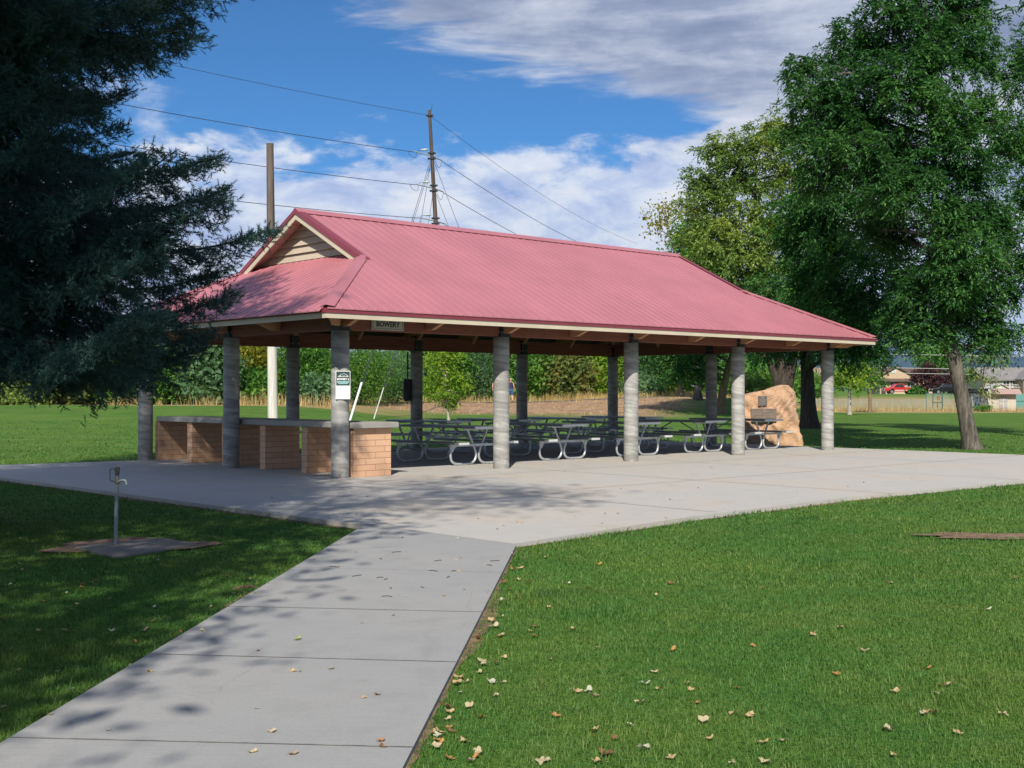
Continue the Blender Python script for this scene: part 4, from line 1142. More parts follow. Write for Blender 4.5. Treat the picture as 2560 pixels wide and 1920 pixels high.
# dark trunk behind the boulder
Y = 51; b0 = ground_at(2024, Y)
blobs = [bl(px, py, Y, (rx, rz), n, dy) for (px, py, rx, rz, n, dy) in ((1975, 740, 100, 70, 120, 0), (2060, 760, 90, 60, 90, .6), (1930, 850, 70, 45, 60, -.4), (2070, 860, 80, 50, 70, 0), (2000, 830, 90, 45, 70, 1), (2140, 800, 90, 60, 80, 0), (2170, 890, 55, 30, 26, .5), (1880, 790, 70, 55, 60, .5), (2120, 505, 140, 75, 170, -9), (2020, 560, 95, 75, 130, -7), (2140, 640, 130, 85, 160, -9), (2030, 690, 85, 75, 110, -7), (2150, 760, 110, 70, 120, -8), (2105, 850, 75, 50, 70, -7), (2180, 820, 55, 40, 40, -8))]
tree('ash_tree', 'shady ash with a two toned trunk standing right behind the orange boulder', [(b0, .34), (at(2020, 1000, Y), .30), (at(2018, 930, Y), .27), (at(2012, 850, Y), .2), (at(2020, 760, Y), .16), (at(2050, 620, Y), .1)], blobs, G_ash, B_dark, twigs=.12, r_end=.03, dens=1.4, tuft=(6, 7, .42, .16, .06))
# many stemmed tree further back
Y = 66; b0 = ground_at(1957, Y)
blobs = [bl(px, py, Y, (rx, rz), n, dy) for (px, py, rx, rz, n, dy) in ((1780, 560, 100, 80, 110, 0), (1850, 460, 95, 75, 110, .5), (1890, 370, 70, 60, 70, 0), (1940, 320, 55, 40, 40, .4), (1920, 560, 110, 85, 120, -.6), (1820, 640, 110, 70, 110, -.9), (1900, 690, 110, 65, 110, 0), (1990, 600, 100, 80, 90, 1), (1750, 470, 60, 50, 50, .6), (1980, 440, 80, 80, 80, 1), (1800, 380, 50, 40, 36, .5), (1930, 780, 120, 50, 90, -.2), (1840, 740, 60, 40, 40, .4), (1990, 860, 60, 26, 26, 0))]
rt = tree('locust_tree', 'olive green many stemmed tree rising above the right end of the roof', [(b0, .42), (at(1955, 940, Y), .34), (at(1945, 880, Y), .28), (at(1920, 760, Y), .2), (at(1890, 600, Y), .12), (at(1890, 430, Y), .05)], blobs, G_olive, B_dark, twigs=.2, r_end=.03, gap=.62, dens=1.25, tuft=(7, 7, .55, .20, .085))
m = MB()
for (x0, x1, y1) in ((1960, 1985, 870), (1950, 1910, 880), (1966, 1995, 800)): limb(m, at(x0, 985, Y) - b0, at(x1, y1, Y) - b0, .26, .14, .05, 10, 6)
m.build('stem', B_dark, rt, True)
# pale yellow tree at the ridge end, and its green neighbour
Y = 92
tree('poplar_tree', 'thin pale yellow tree top peeping over the right end of the ridge', [(ground_at(1700, Y), .22), (at(1695, 800, Y), .16), (at(1685, 600, Y), .06)], [bl(1665, 535, Y, (48, 40), 40), bl(1690, 600, Y, (45, 40), 36), bl(1640, 570, Y, (24, 20), 14), bl(1740, 530, Y, (50, 40), 40), bl(1690, 680, Y, (60, 60), 50)], G_yellow, B_tan, leaf=.22, asp=.55, per=11, sig=.36, r_end=.05, gap=.5)
Y = 84
tree('poplar_tree', 'bright green round tree just right of the ridge end', [(ground_at(1745, Y), .25), (at(1745, 850, Y), .2), (at(1742, 640, Y), .08)], [bl(1735, 590, Y, (55, 45), 60), bl(1715, 660, Y, (60, 55), 60), bl(1780, 660, Y, (60, 60), 60), bl(1745, 740, Y, (80, 60), 70)], G_green, B_grey, leaf=.20, asp=.5, per=28, sig=.40, r_end=.035, dens=1.8)
# leaning trunk right of the back columns
Y = 74; b0 = ground_at(1800, Y)
tree('elm_tree', 'dark elm with a slanting brown trunk at the foot of the bank', [(b0, .27), (at(1806, 985, Y), .24), (at(1818, 930, Y), .2), (at(1832, 870, Y), .14), (at(1830, 800, Y), .08)], [bl(1740, 880, Y, (65, 45), 90), bl(1690, 930, Y, (60, 40), 80, .6), bl(1820, 850, Y, (70, 40), 70), bl(1640, 880, Y, (55, 40), 60, .5), bl(1760, 930, Y, (40, 30), 34, -.5), bl(1720, 800, Y, (90, 50), 70)], G_ash, B_tan, leaf=.17, asp=.48, per=28, sig=.32, r_end=.03, dens=1.6)
# young lime green tree on the right lawn
Y = 79; b0 = ground_at(2124, Y)
tree('young_maple', 'young lime green maple on the right lawn', [(b0, .11), (at(2124, 990, Y), .10), (at(2122, 950, Y), .06), (at(2122, 920, Y), .03)], [bl(2118, 925, Y, (36, 24), 70), bl(2148, 935, Y, (34, 24), 60, .4), bl(2100, 955, Y, (26, 18), 36), bl(2135, 962, Y, (38, 16), 46, -.4), bl(2165, 925, Y, (24, 20), 30)], G_lime, B_pale, leaf=.17, asp=.6, per=13, sig=.24, r_end=.03)
Y = 90; b0 = ground_at(2175, Y)
tree('young_maple', 'slender young tree with an orange brown trunk near the wire fence', [(b0, .13), (at(2175, 985, Y), .12), (at(2176, 930, Y), .05)], [bl(2185, 905, Y, (26, 34), 40), bl(2178, 945, Y, (26, 24), 40), bl(2165, 880, Y, (24, 24), 26), bl(2198, 955, Y, (16, 16), 18)], G_green, B_tan, leaf=.18, asp=.5, per=12, sig=.28, r_end=.03, gap=.45)
Y = 97; b0 = ground_at(2458, Y)
tree('sapling', 'sparse olive sapling with a thin straight stem before the shed', [(b0, .07), (at(2458, 960, Y), .06), (at(2462, 880, Y), .03), (at(2464, 850, Y), .012)], [bl(2440, 895, Y, (32, 34), 34), bl(2478, 890, Y, (38, 34), 36), bl(2505, 905, Y, (28, 26), 18), bl(2450, 945, Y, (40, 26), 34), bl(2490, 950, Y, (26, 24), 16), bl(2470, 985, Y, (26, 16), 18), bl(2425, 925, Y, (22, 22), 16)], G_olive, B_tan, leaf=.2, asp=.4, per=8, sig=.3, r_end=.05, gap=.5)
shrub('garden_shrub', 'low dark green shrub at the foot of the sapling', ground_at(2456, 94), (.65, .5, .75), G_green, 60, .14, 14, .13, lobes=4)
# trees by the houses
Y = 250
tree('shade_tree', 'broad green tree behind the tan house', [(ground_at(2345, Y), .5), (at(2345, 930, Y), .4), (at(2342, 870, Y), .15)], [bl(2325, 885, Y, (38, 30), 70), bl(2360, 875, Y, (36, 32), 60), bl(2345, 915, Y, (45, 26), 70), bl(2385, 900, Y, (34, 34), 50), bl(2312, 905, Y, (20, 18), 24)], G_green, B_dark, leaf=.55, asp=.55, per=14, sig=.8, r_end=.1)
Y = 206
tree('plum_tree', 'dark purple plum tree in front of the tan house', [(ground_at(2318, Y), .22), (at(2318, 970, Y), .16), (at(2318, 940, Y), .08)], [bl(2318, 925, Y, (26, 18), 50), bl(2305, 945, Y, (28, 18), 50), bl(2340, 948, Y, (24, 18), 40), bl(2322, 962, Y, (26, 12), 34)], G_plum, B_dark, leaf=.42, asp=.6, per=14, sig=.5, r_end=.06)
Y = 204
tree('plum_tree', 'small reddish plum tree beside the leaning ash trunk', [(ground_at(2372, Y), .2), (at(2372, 970, Y), .14), (at(2372, 945, Y), .06)], [bl(2376, 942, Y, (18, 14), 26), bl(2362, 962, Y, (20, 14), 30), bl(2385, 962, Y, (16, 14), 22)], G_plum, B_dark, leaf=.4, asp=.6, per=14, sig=.45, r_end=.06)

# ------------------------------------------------------------------ hedge line behind
GR = 'bushes along the back of the park'
bush = [  # px, Y, half width px, top px, material, words
 (30, 66, 85, 920, G_olive, 'broad olive bush at the far left behind the spruce boughs'),
 (130, 68, 70, 925, G_rust, 'rusty tinged olive bush at the far left of the lawn edge'),
 (245, 72, 80, 870, G_green, 'dark green bush behind brown stalks left of the back column'),
 (345, 70, 70, 845, G_green, 'leafy green bush right behind the back corner column'),
 (440, 71, 70, 825, G_green, 'mid green bush between the corner column and the middle column'),
 (525, 70, 60, 800, G_blue, 'tall green bush half hidden by the spruce tip'),
 (625, 74, 62, 785, G_yellow, 'yellowing tall bush left of the whitewashed pole'),
 (655, 71, 45, 905, G_green, 'rounded green bush before the yellowing one'),
 (770, 74, 75, 770, G_green, 'tall green bush between white pole and nearest column'),
 (805, 70, 42, 925, G_blue, 'low blue green bush between white pole and nearest column'),
 (905, 78, 75, 760, G_green, 'tall leafy bush behind the guy guards'),
 (985, 84, 66, 790, G_blue, 'grey green twiggy bush behind the thin guy guard'),
 (1075, 98, 80, 780, G_green, 'tall green bush behind the yellow green tree'),
 (1175, 100, 75, 785, G_blue, 'grey green tall bush left of the second front column'),
 (1270, 102, 75, 775, G_green, 'grey green bush above the walking people'),
 (1360, 100, 70, 805, G_green, 'bright green bush right of the walking people'),
 (1425, 98, 46, 835, G_rust, 'green bush with rusty upper leaves'),
 (1490, 104, 66, 790, G_lime, 'wide lime green bush left of the third front column'),
 (1560, 106, 70, 810, G_blue, 'blue green bush behind the third front column'),
 (1625, 108, 70, 830, G_lime, 'pale lime green bush right of the third front column'),
 (1608, 97, 36, 925, G_blue, 'low grey bush at the top of the bank slope'),
 (1715, 118, 70, 850, G_lime, 'pale green bush far behind the slanting elm'),
 (1850, 120, 70, 900, G_green, 'green bush far behind the fourth front column'),
 (1890, 82, 42, 915, G_olive, 'clipped olive bush behind the left edge of the boulder'),
 (2035, 170, 60, 925, G_green, 'green bush on the far lawn right of the boulder'),
 (2294, 206, 6, 968, G_green, 'small green bush behind the tail of the red pickup'),
]
for i, (px, Yb, hw, tp, lm, lab) in enumerate(bush):
    c = ground_at(px, Yb); k = Yb/FPX; h = at(px, tp, Yb).z - c.z; w = hw*k
    shrub('hedge_bush' if i < 24 else 'garden_bush', lab, c, (w*1.15, min(w, 2.4)*1.1, h), lm, int(190 + 62*w*h), (.13 + .0007*Yb)*random.choice((.8, 1.0, 1.25, 1.6)), random.choice((16, 22, 28)), (.20 + .0016*Yb)*random.uniform(.8, 1.4), GR if i < 24 else None, 'bush', lobes=random.choice((5, 7, 10)), gap=random.uniform(.42, .66), asp=random.choice((.35, .5, .65)))
# the yellow green young tree in front of the bank
Y = 62; b0 = ground_at(1122, Y)
tree('young_ash', 'bright yellow green young tree before the brown bank, seen through the pavilion', [(b0, .07), (at(1118, 1010, Y), .06), (at(1112, 930, Y), .045), (at(1105, 870, Y), .02)], [bl(1095, 900, Y, (42, 32), 90), bl(1125, 885, Y, (40, 30), 80), bl(1085, 955, Y, (32, 26), 60), bl(1135, 945, Y, (38, 28), 70), bl(1110, 985, Y, (46, 20), 70), bl(1155, 965, Y, (18, 20), 22), bl(1125, 1010, Y, (16, 16), 22), bl(1070, 980, Y, (16, 12), 14)], G_lime, B_pale, leaf=.15, asp=.45, per=14, sig=.17, r_end=.03)

# far woods that read as one mass, behind the bushes
def woods():
    P = []
    for px in np.arange(-260, 2000, 46):
        Yb = 125 + 20*math.sin(px*.013); c = ground_at(px, Yb)
        P.append(blob_points((c.x, c.y, 2.6), (2.6, 3, 2.7 + 1.0*math.sin(px*.021)), 90, seed=px*.01))
    V, F = leafcards(sprays(np.concatenate(P), 12, .5), .5, .55)
    tag(npmesh('far_woods', V, F, G_green), 'green woods closing the view behind the bushes', 'woods', kind='stuff')
woods()

# ------------------------------------------------------------------ grasses
def blades(P, h, w, lean, mat, name, seg=True, r=rng, curl=.5):
    n = len(P); a = r.random(n)*2*pi; d = np.stack([np.cos(a), np.sin(a), np.zeros(n)], 1); s = np.stack([-np.sin(a), np.cos(a), np.zeros(n)], 1)
    h = h[:, None]; w = w[:, None]; ln = (lean*r.random(n))[:, None]
    up = np.array([0, 0, 1.0])
    m = P + up*h*.55 + d*h*ln*.35; t = P + up*h*(1 - .35*ln*curl) + d*h*ln
    V = np.stack([P - s*w, P + s*w, m + s*w*.75, m - s*w*.75, t], 1).reshape(-1, 3)
    b = np.arange(n)*5
    Q = np.stack([b, b+1, b+2, b+3], 1); T = np.stack([b+3, b+2, b+4], 1)
    return npmesh(name, V, [Q, T], mat)
def lawn():
    m, n = newmat('lawn_blades')
    isl = n.node('ShaderNodeNewGeometry').outputs['Random Per Island']; pos = n.coord('Position')
    f = n.noise(pos, .55, 5, .62); g = n.noise(pos, 2.6, 4, .6)
    a = n.ramp(isl, [(0, (.036, .115, .024)), (.4, (.054, .160, .032)), (.8, (.080, .205, .042)), (1, (.15, .25, .07))])
    y = n.ramp(isl, [(0, (.070, .145, .024)), (.5, (.105, .195, .034)), (.85, (.145, .235, .040)), (1, (.25, .26, .10))])
    c = n.mix(n.smooth(n.math('ADD', n.math('MULTIPLY', f, .7), n.math('MULTIPLY', g, .3)), .42, .60), a, y)
    th = n.noise(pos, 1.3, 6, .7, .6); c = n.mix(n.smooth(th, .57, .72, 0, .65), c, (.16, .17, .06)); th2 = n.noise(pos, .9, 4, .6, .3); c = n.mix(n.smooth(th2, .58, .70, 0, .55), c, (.022, .075, .022))
    n.set(n.p.inputs['Base Color'], c); n.p.inputs['Roughness'].default_value = .55; n.p.inputs['Specular IOR Level'].default_value = .25
    t = n.node('ShaderNodeBsdfTranslucent'); n.set(t.inputs[0], c); mx = n.node('ShaderNodeMixShader'); mx.inputs[0].default_value = .3
    n.l.new(n.p.outputs[0], mx.inputs[1]); n.l.new(t.outputs[0], mx.inputs[2]); n.l.new(mx.outputs[0], n.out.inputs[0])
    Ps = []; hs = []; ws = []
    for (y0, y1, dens, w, hh) in ((3.6, 6, 9500, .0016, .029), (6, 9, 5600, .0021, .029), (9, 14, 2400, .0032, .030), (14, 21, 800, .0055, .032), (21, 32, 200, .009, .034), (32, 48, 45, .016, .036)):
        A = (y1 - y0) * (y1 + y0) * .5 * .90
        k = int(A * dens); yy = np.sqrt(rng.random(k)*(y1*y1 - y0*y0) + y0*y0); xx = (rng.random(k) - .5)*.90*yy
        P = np.stack([xx, yy, np.zeros(k)], 1)
        Pj = P + rng.normal(size=P.shape)*np.array([.014, .014, 0])
        ok = ~inpoly(Pj, SLAB) & ~inpoly(Pj, WALK)
        c_ = gp(310, 1362, -.03); e_ = ((P[:, 0] - c_.x - .05)/.72)**2 + ((P[:, 1] - c_.y)/.5)**2; ok &= ~inpoly(P, pad_c, .01) & (e_ + .9*rng.random(k) > 1.25)
        if y0 > 8 and y0 < 14:
            c = gp(2500, 1343, -.05); e = ((P[:, 0] - c.x)/.82)**2 + ((P[:, 1] - c.y)/.25)**2; ok &= (e + .25*smooth_noise(P[:, 0], P[:, 1], 6) + .8*rng.random(k) > 1.15)
        if y1 > 48:
            d, b = dryness(P[:, 0], P[:, 1]); ok &= (d + b) < .4
        P = P[ok]; P[:, 2] = H(P[:, 0], P[:, 1]) - .004
        tall = 1 + .5*sstep(.2, .9, smooth_noise(P[:, 0], P[:, 1], 1.4)) + .8*np.exp(-((P[:, 0] - 5.0)**2/.9 + (P[:, 1] - 12.6)**2/.25))
        # long fringe along the slab's front right edge
        fr = inpoly(P, SLAB, .16) if y1 < 22 else np.zeros(len(P), bool)
        tall = tall * np.where(fr & (P[:, 0] > .2), 1.35, 1)
        Ps.append(P); hs.append(hh * tall * (.45 + .75*rng.random(len(P)) + .9*(rng.random(len(P)) > .975))); ws.append(np.full(len(P), w) * (.7 + .6*rng.random(len(P))))
    o = blades(np.concatenate(Ps), np.concatenate(hs), np.concatenate(ws), 1.25, m, 'lawn_grass')
    print('blades', sum(len(p) for p in Ps))
    tag(o, 'mown green lawn grass round the slab and the walk', 'grass', kind='stuff')
lawn()
def drygrass():
    Ps = []; hs = []
    def band(x0, x1, yf, dep, dens, h, fn=None):
        k = int(abs(x1 - x0)*dep*dens); xx = x0 + (x1 - x0)*rng.random(k); yy = np.array([yf(x) for x in xx]) + dep*rng.random(k)
        g = smooth_noise(xx, yy, 1.3) + .6*smooth_noise(xx, yy, 3.1); ok = g > -.25 + (fn or 0)
        P = np.stack([xx, yy, H(xx, yy) - .03], 1)[ok]; Ps.append(P); hs.append(h*(.35 + .75*rng.random(len(P))**1.4)*np.clip(.75 + .55*g[ok], .3, 1.5))
    band(-23.5, -15, lambda x: 65.0, 3.0, 40, .75, .5); band(-15.5, -9.0, lambda x: 64.5, 4.0, 46, .95, .15)
    band(-10.5, 6, lambda x: 91.5 + x*.05, 4, 50, .85, .1); band(-13, -8, lambda x: 72 + (x + 13)*3.4, 4, 46, .8, .2); band(5, 16, lambda x: 92 + (x - 5)*.2, 6, 50, .8, 0)
    band(16, 60, lambda x: 92 + .02*x, 14, 26, .55, .2)
    k = 5200; xx = -9 + 21*rng.random(k); yy = 72 + 15.5*rng.random(k); dd, bb = dryness(xx, yy); g = smooth_noise(xx, yy, .9) + .6*smooth_noise(xx, yy, 2.7); ok = (bb > .3) & (g > .15)
    Ps.append(np.stack([xx, yy, H(xx, yy) - .02], 1)[ok]); hs.append((.10 + .22*rng.random(k))[ok])
    P = np.concatenate(Ps); h = np.concatenate(hs)
    o = blades(P, h, np.full(len(P), .011), .95, M_dry, 'dry_grass'); tag(o, 'tall straw coloured dry grass along the bushes and the field', 'dry grass', kind='stuff')
drygrass()

# ------------------------------------------------------------------ fallen leaves
def leaf_mesh(i):
    r = random.Random(100 + i); lob = r.choice((3, 5, 5)); n = 26; pts = []
    for k in range(n):
        a = 2*pi*k/n; q = .55 + .45*abs(math.cos(lob*a/2 + .1))**1.3
        if i % 3 == 2: q = .35 + .65*abs(math.cos(a))**1.1
        q *= r.uniform(.9, 1.08); pts.append((q*math.cos(a), q*math.sin(a)*.8))
    c1, c2, ph = r.uniform(.15, .6), r.uniform(-.3, .55), r.uniform(0, 6)
    zf = lambda x, y: c1*(x*math.cos(ph) + y*math.sin(ph))**2 + c2*(y*math.cos(ph) - x*math.sin(ph))**2 + .09*math.sin(5*x + ph) + .06*math.sin(7*y)
    vs = [(0, 0, zf(0, 0))]; fs = []
    for t in (.35, .7, 1.0): vs += [(x*t, y*t, zf(x*t, y*t)) for x, y in pts]
    fs += [(0, 1 + k, 1 + (k+1) % n) for k in range(n)]
    for q in range(2): fs += [(1 + q*n + k, 1 + (q+1)*n + k, 1 + (q+1)*n + (k+1) % n, 1 + q*n + (k+1) % n) for k in range(n)]
    mz = min(v[2] for v in vs); vs = [(x, y, z - mz) for x, y, z in vs]
    b = MB(); b.add(vs, fs); b.tube([(-.9, 0, zf(-.9, 0) - mz), (-1.25, .05, zf(-.9, 0) - mz + .05)], .03, 4)
    me = bpy.data.meshes.new('fallen_leaf'); me.from_pydata(b.v, [], b.f); me.polygons.foreach_set('use_smooth', [True]*len(me.polygons)); return me
def leafcol(name, c):
    return leafmat(name, [tuple(x*.8 for x in c), c, tuple(min(1, x*1.15) for x in c)], .25, .6)
LC = [leafcol('leaf_tan', (.50, .37, .20)), leafcol('leaf_pale', (.50, .42, .27)), leafcol('leaf_orange', (.46, .24, .09)), leafcol('leaf_brown', (.22, .12, .06)), leafcol('leaf_yellowgreen', (.36, .40, .09)), leafcol('leaf_silver', (.50, .49, .38))]
LM = [leaf_mesh(i) for i in range(7)]; LV = {}
def put_leaf(x, y, z, s, ci, label, group):
    mi = random.randrange(7); key = (mi, ci)
    if key not in LV:
        me = LM[mi].copy(); me.materials.clear(); me.materials.append(LC[ci]); LV[key] = me
    o = bpy.data.objects.new('fallen_leaf', LV[key]); COL.objects.link(o)
    o.location = (x, y, z); o.scale = (s, s, s); o.rotation_euler = (random.uniform(-.35, .35), random.uniform(-.35, .35), random.uniform(0, 6.28))
    tag(o, label, 'leaf', group)
def scatter():
    cnt = 0
    words = ['dry tan', 'pale dry', 'orange brown', 'dark brown', 'yellow green', 'silvery pale']
    def zone(n, fn, wts, label, group, s0, s1, z):
        nonlocal cnt
        k = 0
        while k < n:
            x, y = fn(); P = np.array([[x, y, 0]])
            onwalk = inpoly(P, WALK, -0)[0] if True else False; onslab = inpoly(P, SLAB)[0]
            if ('grass' in label) == (onwalk or onslab): continue
            if group.endswith('slab') and not onslab: continue
            if group.endswith('the walk') and not onwalk: continue
            ci = random.choices(range(6), wts)[0]
            zz = (.004 if (onwalk or onslab) else hz(x, y) + z); s = random.uniform(s0, s1)*(.72 if y > 8 else .86)
            put_leaf(x, y, zz, s, ci, label % words[ci], group); k += 1
    def right():
        py = 1370 + 550*random.random()**.85; p = gp(1040 + (2560 - 1040)*random.random()**1.9 + 10, py, -.04); return p.x, p.y
    def edge():
        y = random.uniform(4.8, 11); t = (y - 4.64)/(11.43 - 4.64); x = -.42 + .46*t; return x + abs(random.gauss(0, .14)) + .03, y
    def left():
        p = gp(random.uniform(0, 880), random.uniform(1230, 1840), -.04); return p.x, p.y
    def walk():
        p = gp(random.uniform(100, 1280), random.choice((random.uniform(1330, 1500), random.uniform(1330, 1900))), 0); return p.x, p.y
    def slab():
        p = gp(random.uniform(500, 2500), random.uniform(1160, 1345), 0); return p.x, p.y
    zone(92, right, (5, 4, 2, 1.4, .1, 2), '%s fallen leaf on the grass right of the walk', 'fallen leaves on the right lawn', .022, .040, .012)
    zone(26, edge, (5, 3, 2, 1.4, .1, 1), '%s fallen leaf in the grass at the walk edge', 'fallen leaves along the walk edge', .025, .042, .015)
    zone(62, left, (3, 4, 2, 1.4, .12, 2), '%s fallen leaf on the shaded grass left of the walk', 'fallen leaves on the left lawn', .02, .036, .012)
    zone(44, walk, (4, 2, 1.5, 3, .0, 2), '%s fallen leaf lying on the concrete walk', 'fallen leaves on the walk', .012, .028, 0)
    zone(46, slab, (3, 3, 1, 3, .0, 2), '%s fallen leaf on the wide concrete slab', 'fallen leaves on the slab', .015, .035, 0)
    p = gp(746, 1600, 0); put_leaf(p.x, p.y, .004, .028, 4, 'single bright yellow green leaf in the middle of the walk', None)
    p = gp(1608, 1872, -.02); put_leaf(p.x, p.y, hz(p.x, p.y) + .014, .036, 5, 'largest silvery leaf on the right lawn near the bottom of the picture', None)
    k = 0
    M_tw = simple('twig_bark', (.10, .07, .05), .9)
    for i in range(14):
        p = gp(random.uniform(820, 1230), random.uniform(1375, 1500), 0); a = random.uniform(0, 3.14); L = random.uniform(.03, .11)
        m = MB(); m.tube([(0, 0, .004), (L*.5*math.cos(a), L*.5*math.sin(a), .008), (L*math.cos(a + .2), L*math.sin(a + .2), .004)], .003, 5)
        o = m.build('twig', M_tw); o.location = (p.x, p.y, .002); tag(o, 'small dry twig lying on the walk near the slab', 'twig', 'twigs on the walk')
    p = gp(612, 1470, -.03); m = MB(); m.tube([(-.16, -.01, .0), (-.05, .01, .015), (.05, .012, .02), (.17, .03, .0)], [.012, .03, .026, .008], 7)
    o = m.build('bark_chunk', simple('bark_chunk', (.18, .10, .06), .95, var=.4, scale=30, bump=.8)); o.location = p; o.scale = (.6, .6, .5); o.rotation_euler = (0, 0, .5); tag(o, 'strip of red brown bark in the grass left of the walk', 'bark')
scatter()

# ------------------------------------------------------------------ houses, shed, fences, truck
M_stucco = simple('tan_stucco', (.43, .32, .215), .85, var=.06, scale=2); M_shingle = simple('brown_shingle', (.11, .075, .06), .9, var=.25, scale=3)
M_gshing = simple('grey_shingle', (.20, .19, .185), .9, var=.2, scale=3); M_win = simple('window_glass', (.03, .035, .045), .12, 0, .2, 3); M_cream = simple('cream_stucco', (.44, .40, .33), .85, var=.05)
M_ltrim = simple('light_trim', (.50, .49, .46), .6, var=.04)
def window(par, x, z, w, h, y=-.03, mat=None):
    f = MB()
    for (a, b, c, d) in ((x - w/2 - .1, x + w/2 + .1, z - .1, z - .0), (x - w/2 - .1, x + w/2 + .1, z + h, z + h + .1), (x - w/2 - .1, x - w/2, z + .001, z + h - .001), (x + w/2, x + w/2 + .1, z + .001, z + h - .001)): f.box(a, b, y - .05, y + .029, c, d)
    f.box(x - .03, x + .03, y - .03, y + .029, z + .001, z + h - .001)
    o = f.build('window', M_ltrim, par); MB().box(x - w/2 + .001, x + w/2 - .001, y - .012, y + .028, z + .001, z + h - .001).build('pane', M_win, o)
def gable_roof(mb, x0, x1, y0, y1, ze, zr, along, ov=.4, th=.18):
    if along == 'x':
        ym = (y0 + y1)/2; k = (zr - ze)/(ym - y0)
        for s_ in (-1, 1):
            ye = (y0 - ov) if s_ < 0 else (y1 + ov)
            P = [(x0 - ov, ye, ze - ov*k), (x1 + ov, ye, ze - ov*k), (x1 + ov, ym, zr), (x0 - ov, ym, zr)]
            mb.prism(P if s_ < 0 else P[::-1], (0, 0, th))
    else:
        xm = (x0 + x1)/2; k = (zr - ze)/(xm - x0)
        for s_ in (-1, 1):
            xe = (x0 - ov) if s_ < 0 else (x1 + ov)
            P = [(xe, y0 - ov, ze - ov*k), (xm, y0 - ov, zr), (xm, y1, zr), (xe, y1, ze - ov*k)]
            mb.prism(P if s_ < 0 else P[::-1], (0, 0, th))
def gwall(mb, x0, x1, y0, y1, ze, zr):
    xm = (x0 + x1)/2; mb.prism([(x0, y0, -.5), (x1, y0, -.5), (x1, y0, ze), (xm, y0, zr), (x0, y0, ze)], (0, y1 - y0, 0))
# tan house with the gable front
Y = 225; gz = ground_at(2240, Y); h = empty('tan_house', gz, 0, 'tan house with a brown gabled roof behind the red pickup', 'house')
X = lambda px: (px - 2240)/FPX*Y; Z = lambda py: at(0, py, Y).z - gz.z
m = MB(); gwall(m, X(2200), X(2282), 0, 8, Z(939), Z(918)); m.build('wall', M_stucco, h)
MB().box(X(2282.2), X(2345), 1.5, 9, -.5, Z(941)).build('wall', M_stucco, h)
m = MB(); gable_roof(m, X(2200), X(2282), 0, 8, Z(939), Z(918), 'y', .5); m.build('roof', M_shingle, h)
m = MB(); gable_roof(m, X(2262), X(2345), 1.5, 9, Z(941), Z(921.5), 'x', .5); m.build('roof', M_shingle, h)
m = MB(); m.prism([(X(2198), -.9, Z(954)), (X(2284), -.9, Z(954)), (X(2284), -.005, Z(948)), (X(2198), -.005, Z(948))], (0, 0, .12)); m.build('porch_roof', M_shingle, h)
window(h, X(2236), Z(967), 1.5, .9); window(h, X(2276), Z(967), 1.2, .8)
m = MB(); m.lathe([(.5, -.06), (.5, .06)], 8, (X(2234), -.07, Z(927)), 0, Matrix.Rotation(pi/2, 3, 'X')); m.build('gable_vent', M_ltrim, h)
MB().box(X(2203), X(2214), -.05, -.005, -.4, Z(957)).build('door', simple('dark_door', (.04, .035, .03), .5), h)
# brown roofed house behind the boulder
Y = 222; gz = ground_at(1994, Y); h = empty('brown_roofed_house', gz, 0, 'brown roofed house glimpsed between trunks behind the boulder', 'house')
X = lambda px: (px - 1994)/FPX*Y; Z = lambda py: at(0, py, Y).z - gz.z
MB().box(X(1955), X(2070), 1.2, 9, -.5, Z(950)).build('wall', simple('brick_red_wall', (.26, .15, .12), .85), h)
m = MB(); gable_roof(m, X(1955), X(2070), 1.2, 9, Z(953), Z(920), 'x', .6); m.build('roof', simple('tan_shingle', (.25, .18, .13), .9, var=.2), h)
for px in (1992, 2034): MB().box(X(px) - .22, X(px) + .22, .3, .74, -.5, Z(953)).build('porch_post', M_ltrim, h)
window(h, X(2010), Z(972), 1.5, 1.2, 1.17)
# grey roofed two storey house on the right
Y = 185; gz = ground_at(2545, Y); h = empty('grey_roofed_house', gz, 0, 'cream house with a grey roof and a balcony at the right edge', 'house')
X = lambda px: (px - 2545)/FPX*Y; Z = lambda py: at(0, py, Y).z - gz.z
MB().box(X(2470), X(2640), 1, 9, -.5, Z(947)).build('wall', M_cream, h)
m = MB(); gable_roof(m, X(2470), X(2640), 1, 9, Z(948), Z(920), 'x', .5); m.build('roof', M_gshing, h)
m = MB(); gwall(m, X(2549), X(2610), -1.5, .99, Z(946), Z(928)); m.build('wall', M_stucco, h)
m = MB(); gable_roof(m, X(2549), X(2610), -1.5, 3, Z(946), Z(928), 'y', .5); m.build('roof', M_gshing, h)
m = MB(); m.box(X(2505), X(2547), -.6, .99, Z(970), Z(969)); 
for k in range(12): m.box(X(2505) + k*.22, X(2505) + k*.22 + .05, -.6, -.55, Z(969) + .002, Z(962))
m.box(X(2505), X(2547), -.61, -.54, Z(962) + .002, Z(961)); m.build('balcony', M_ltrim, h)
window(h, X(2522), Z(966), .9, 1.1, .97); window(h, X(2538), Z(966), .7, 1.1, .97)
MB().tube([(X(2526), 4.4, Z(922)), (X(2526), 4.4, Z(915))], .1, 8).build('vent_pipe', M_ltrim, h)
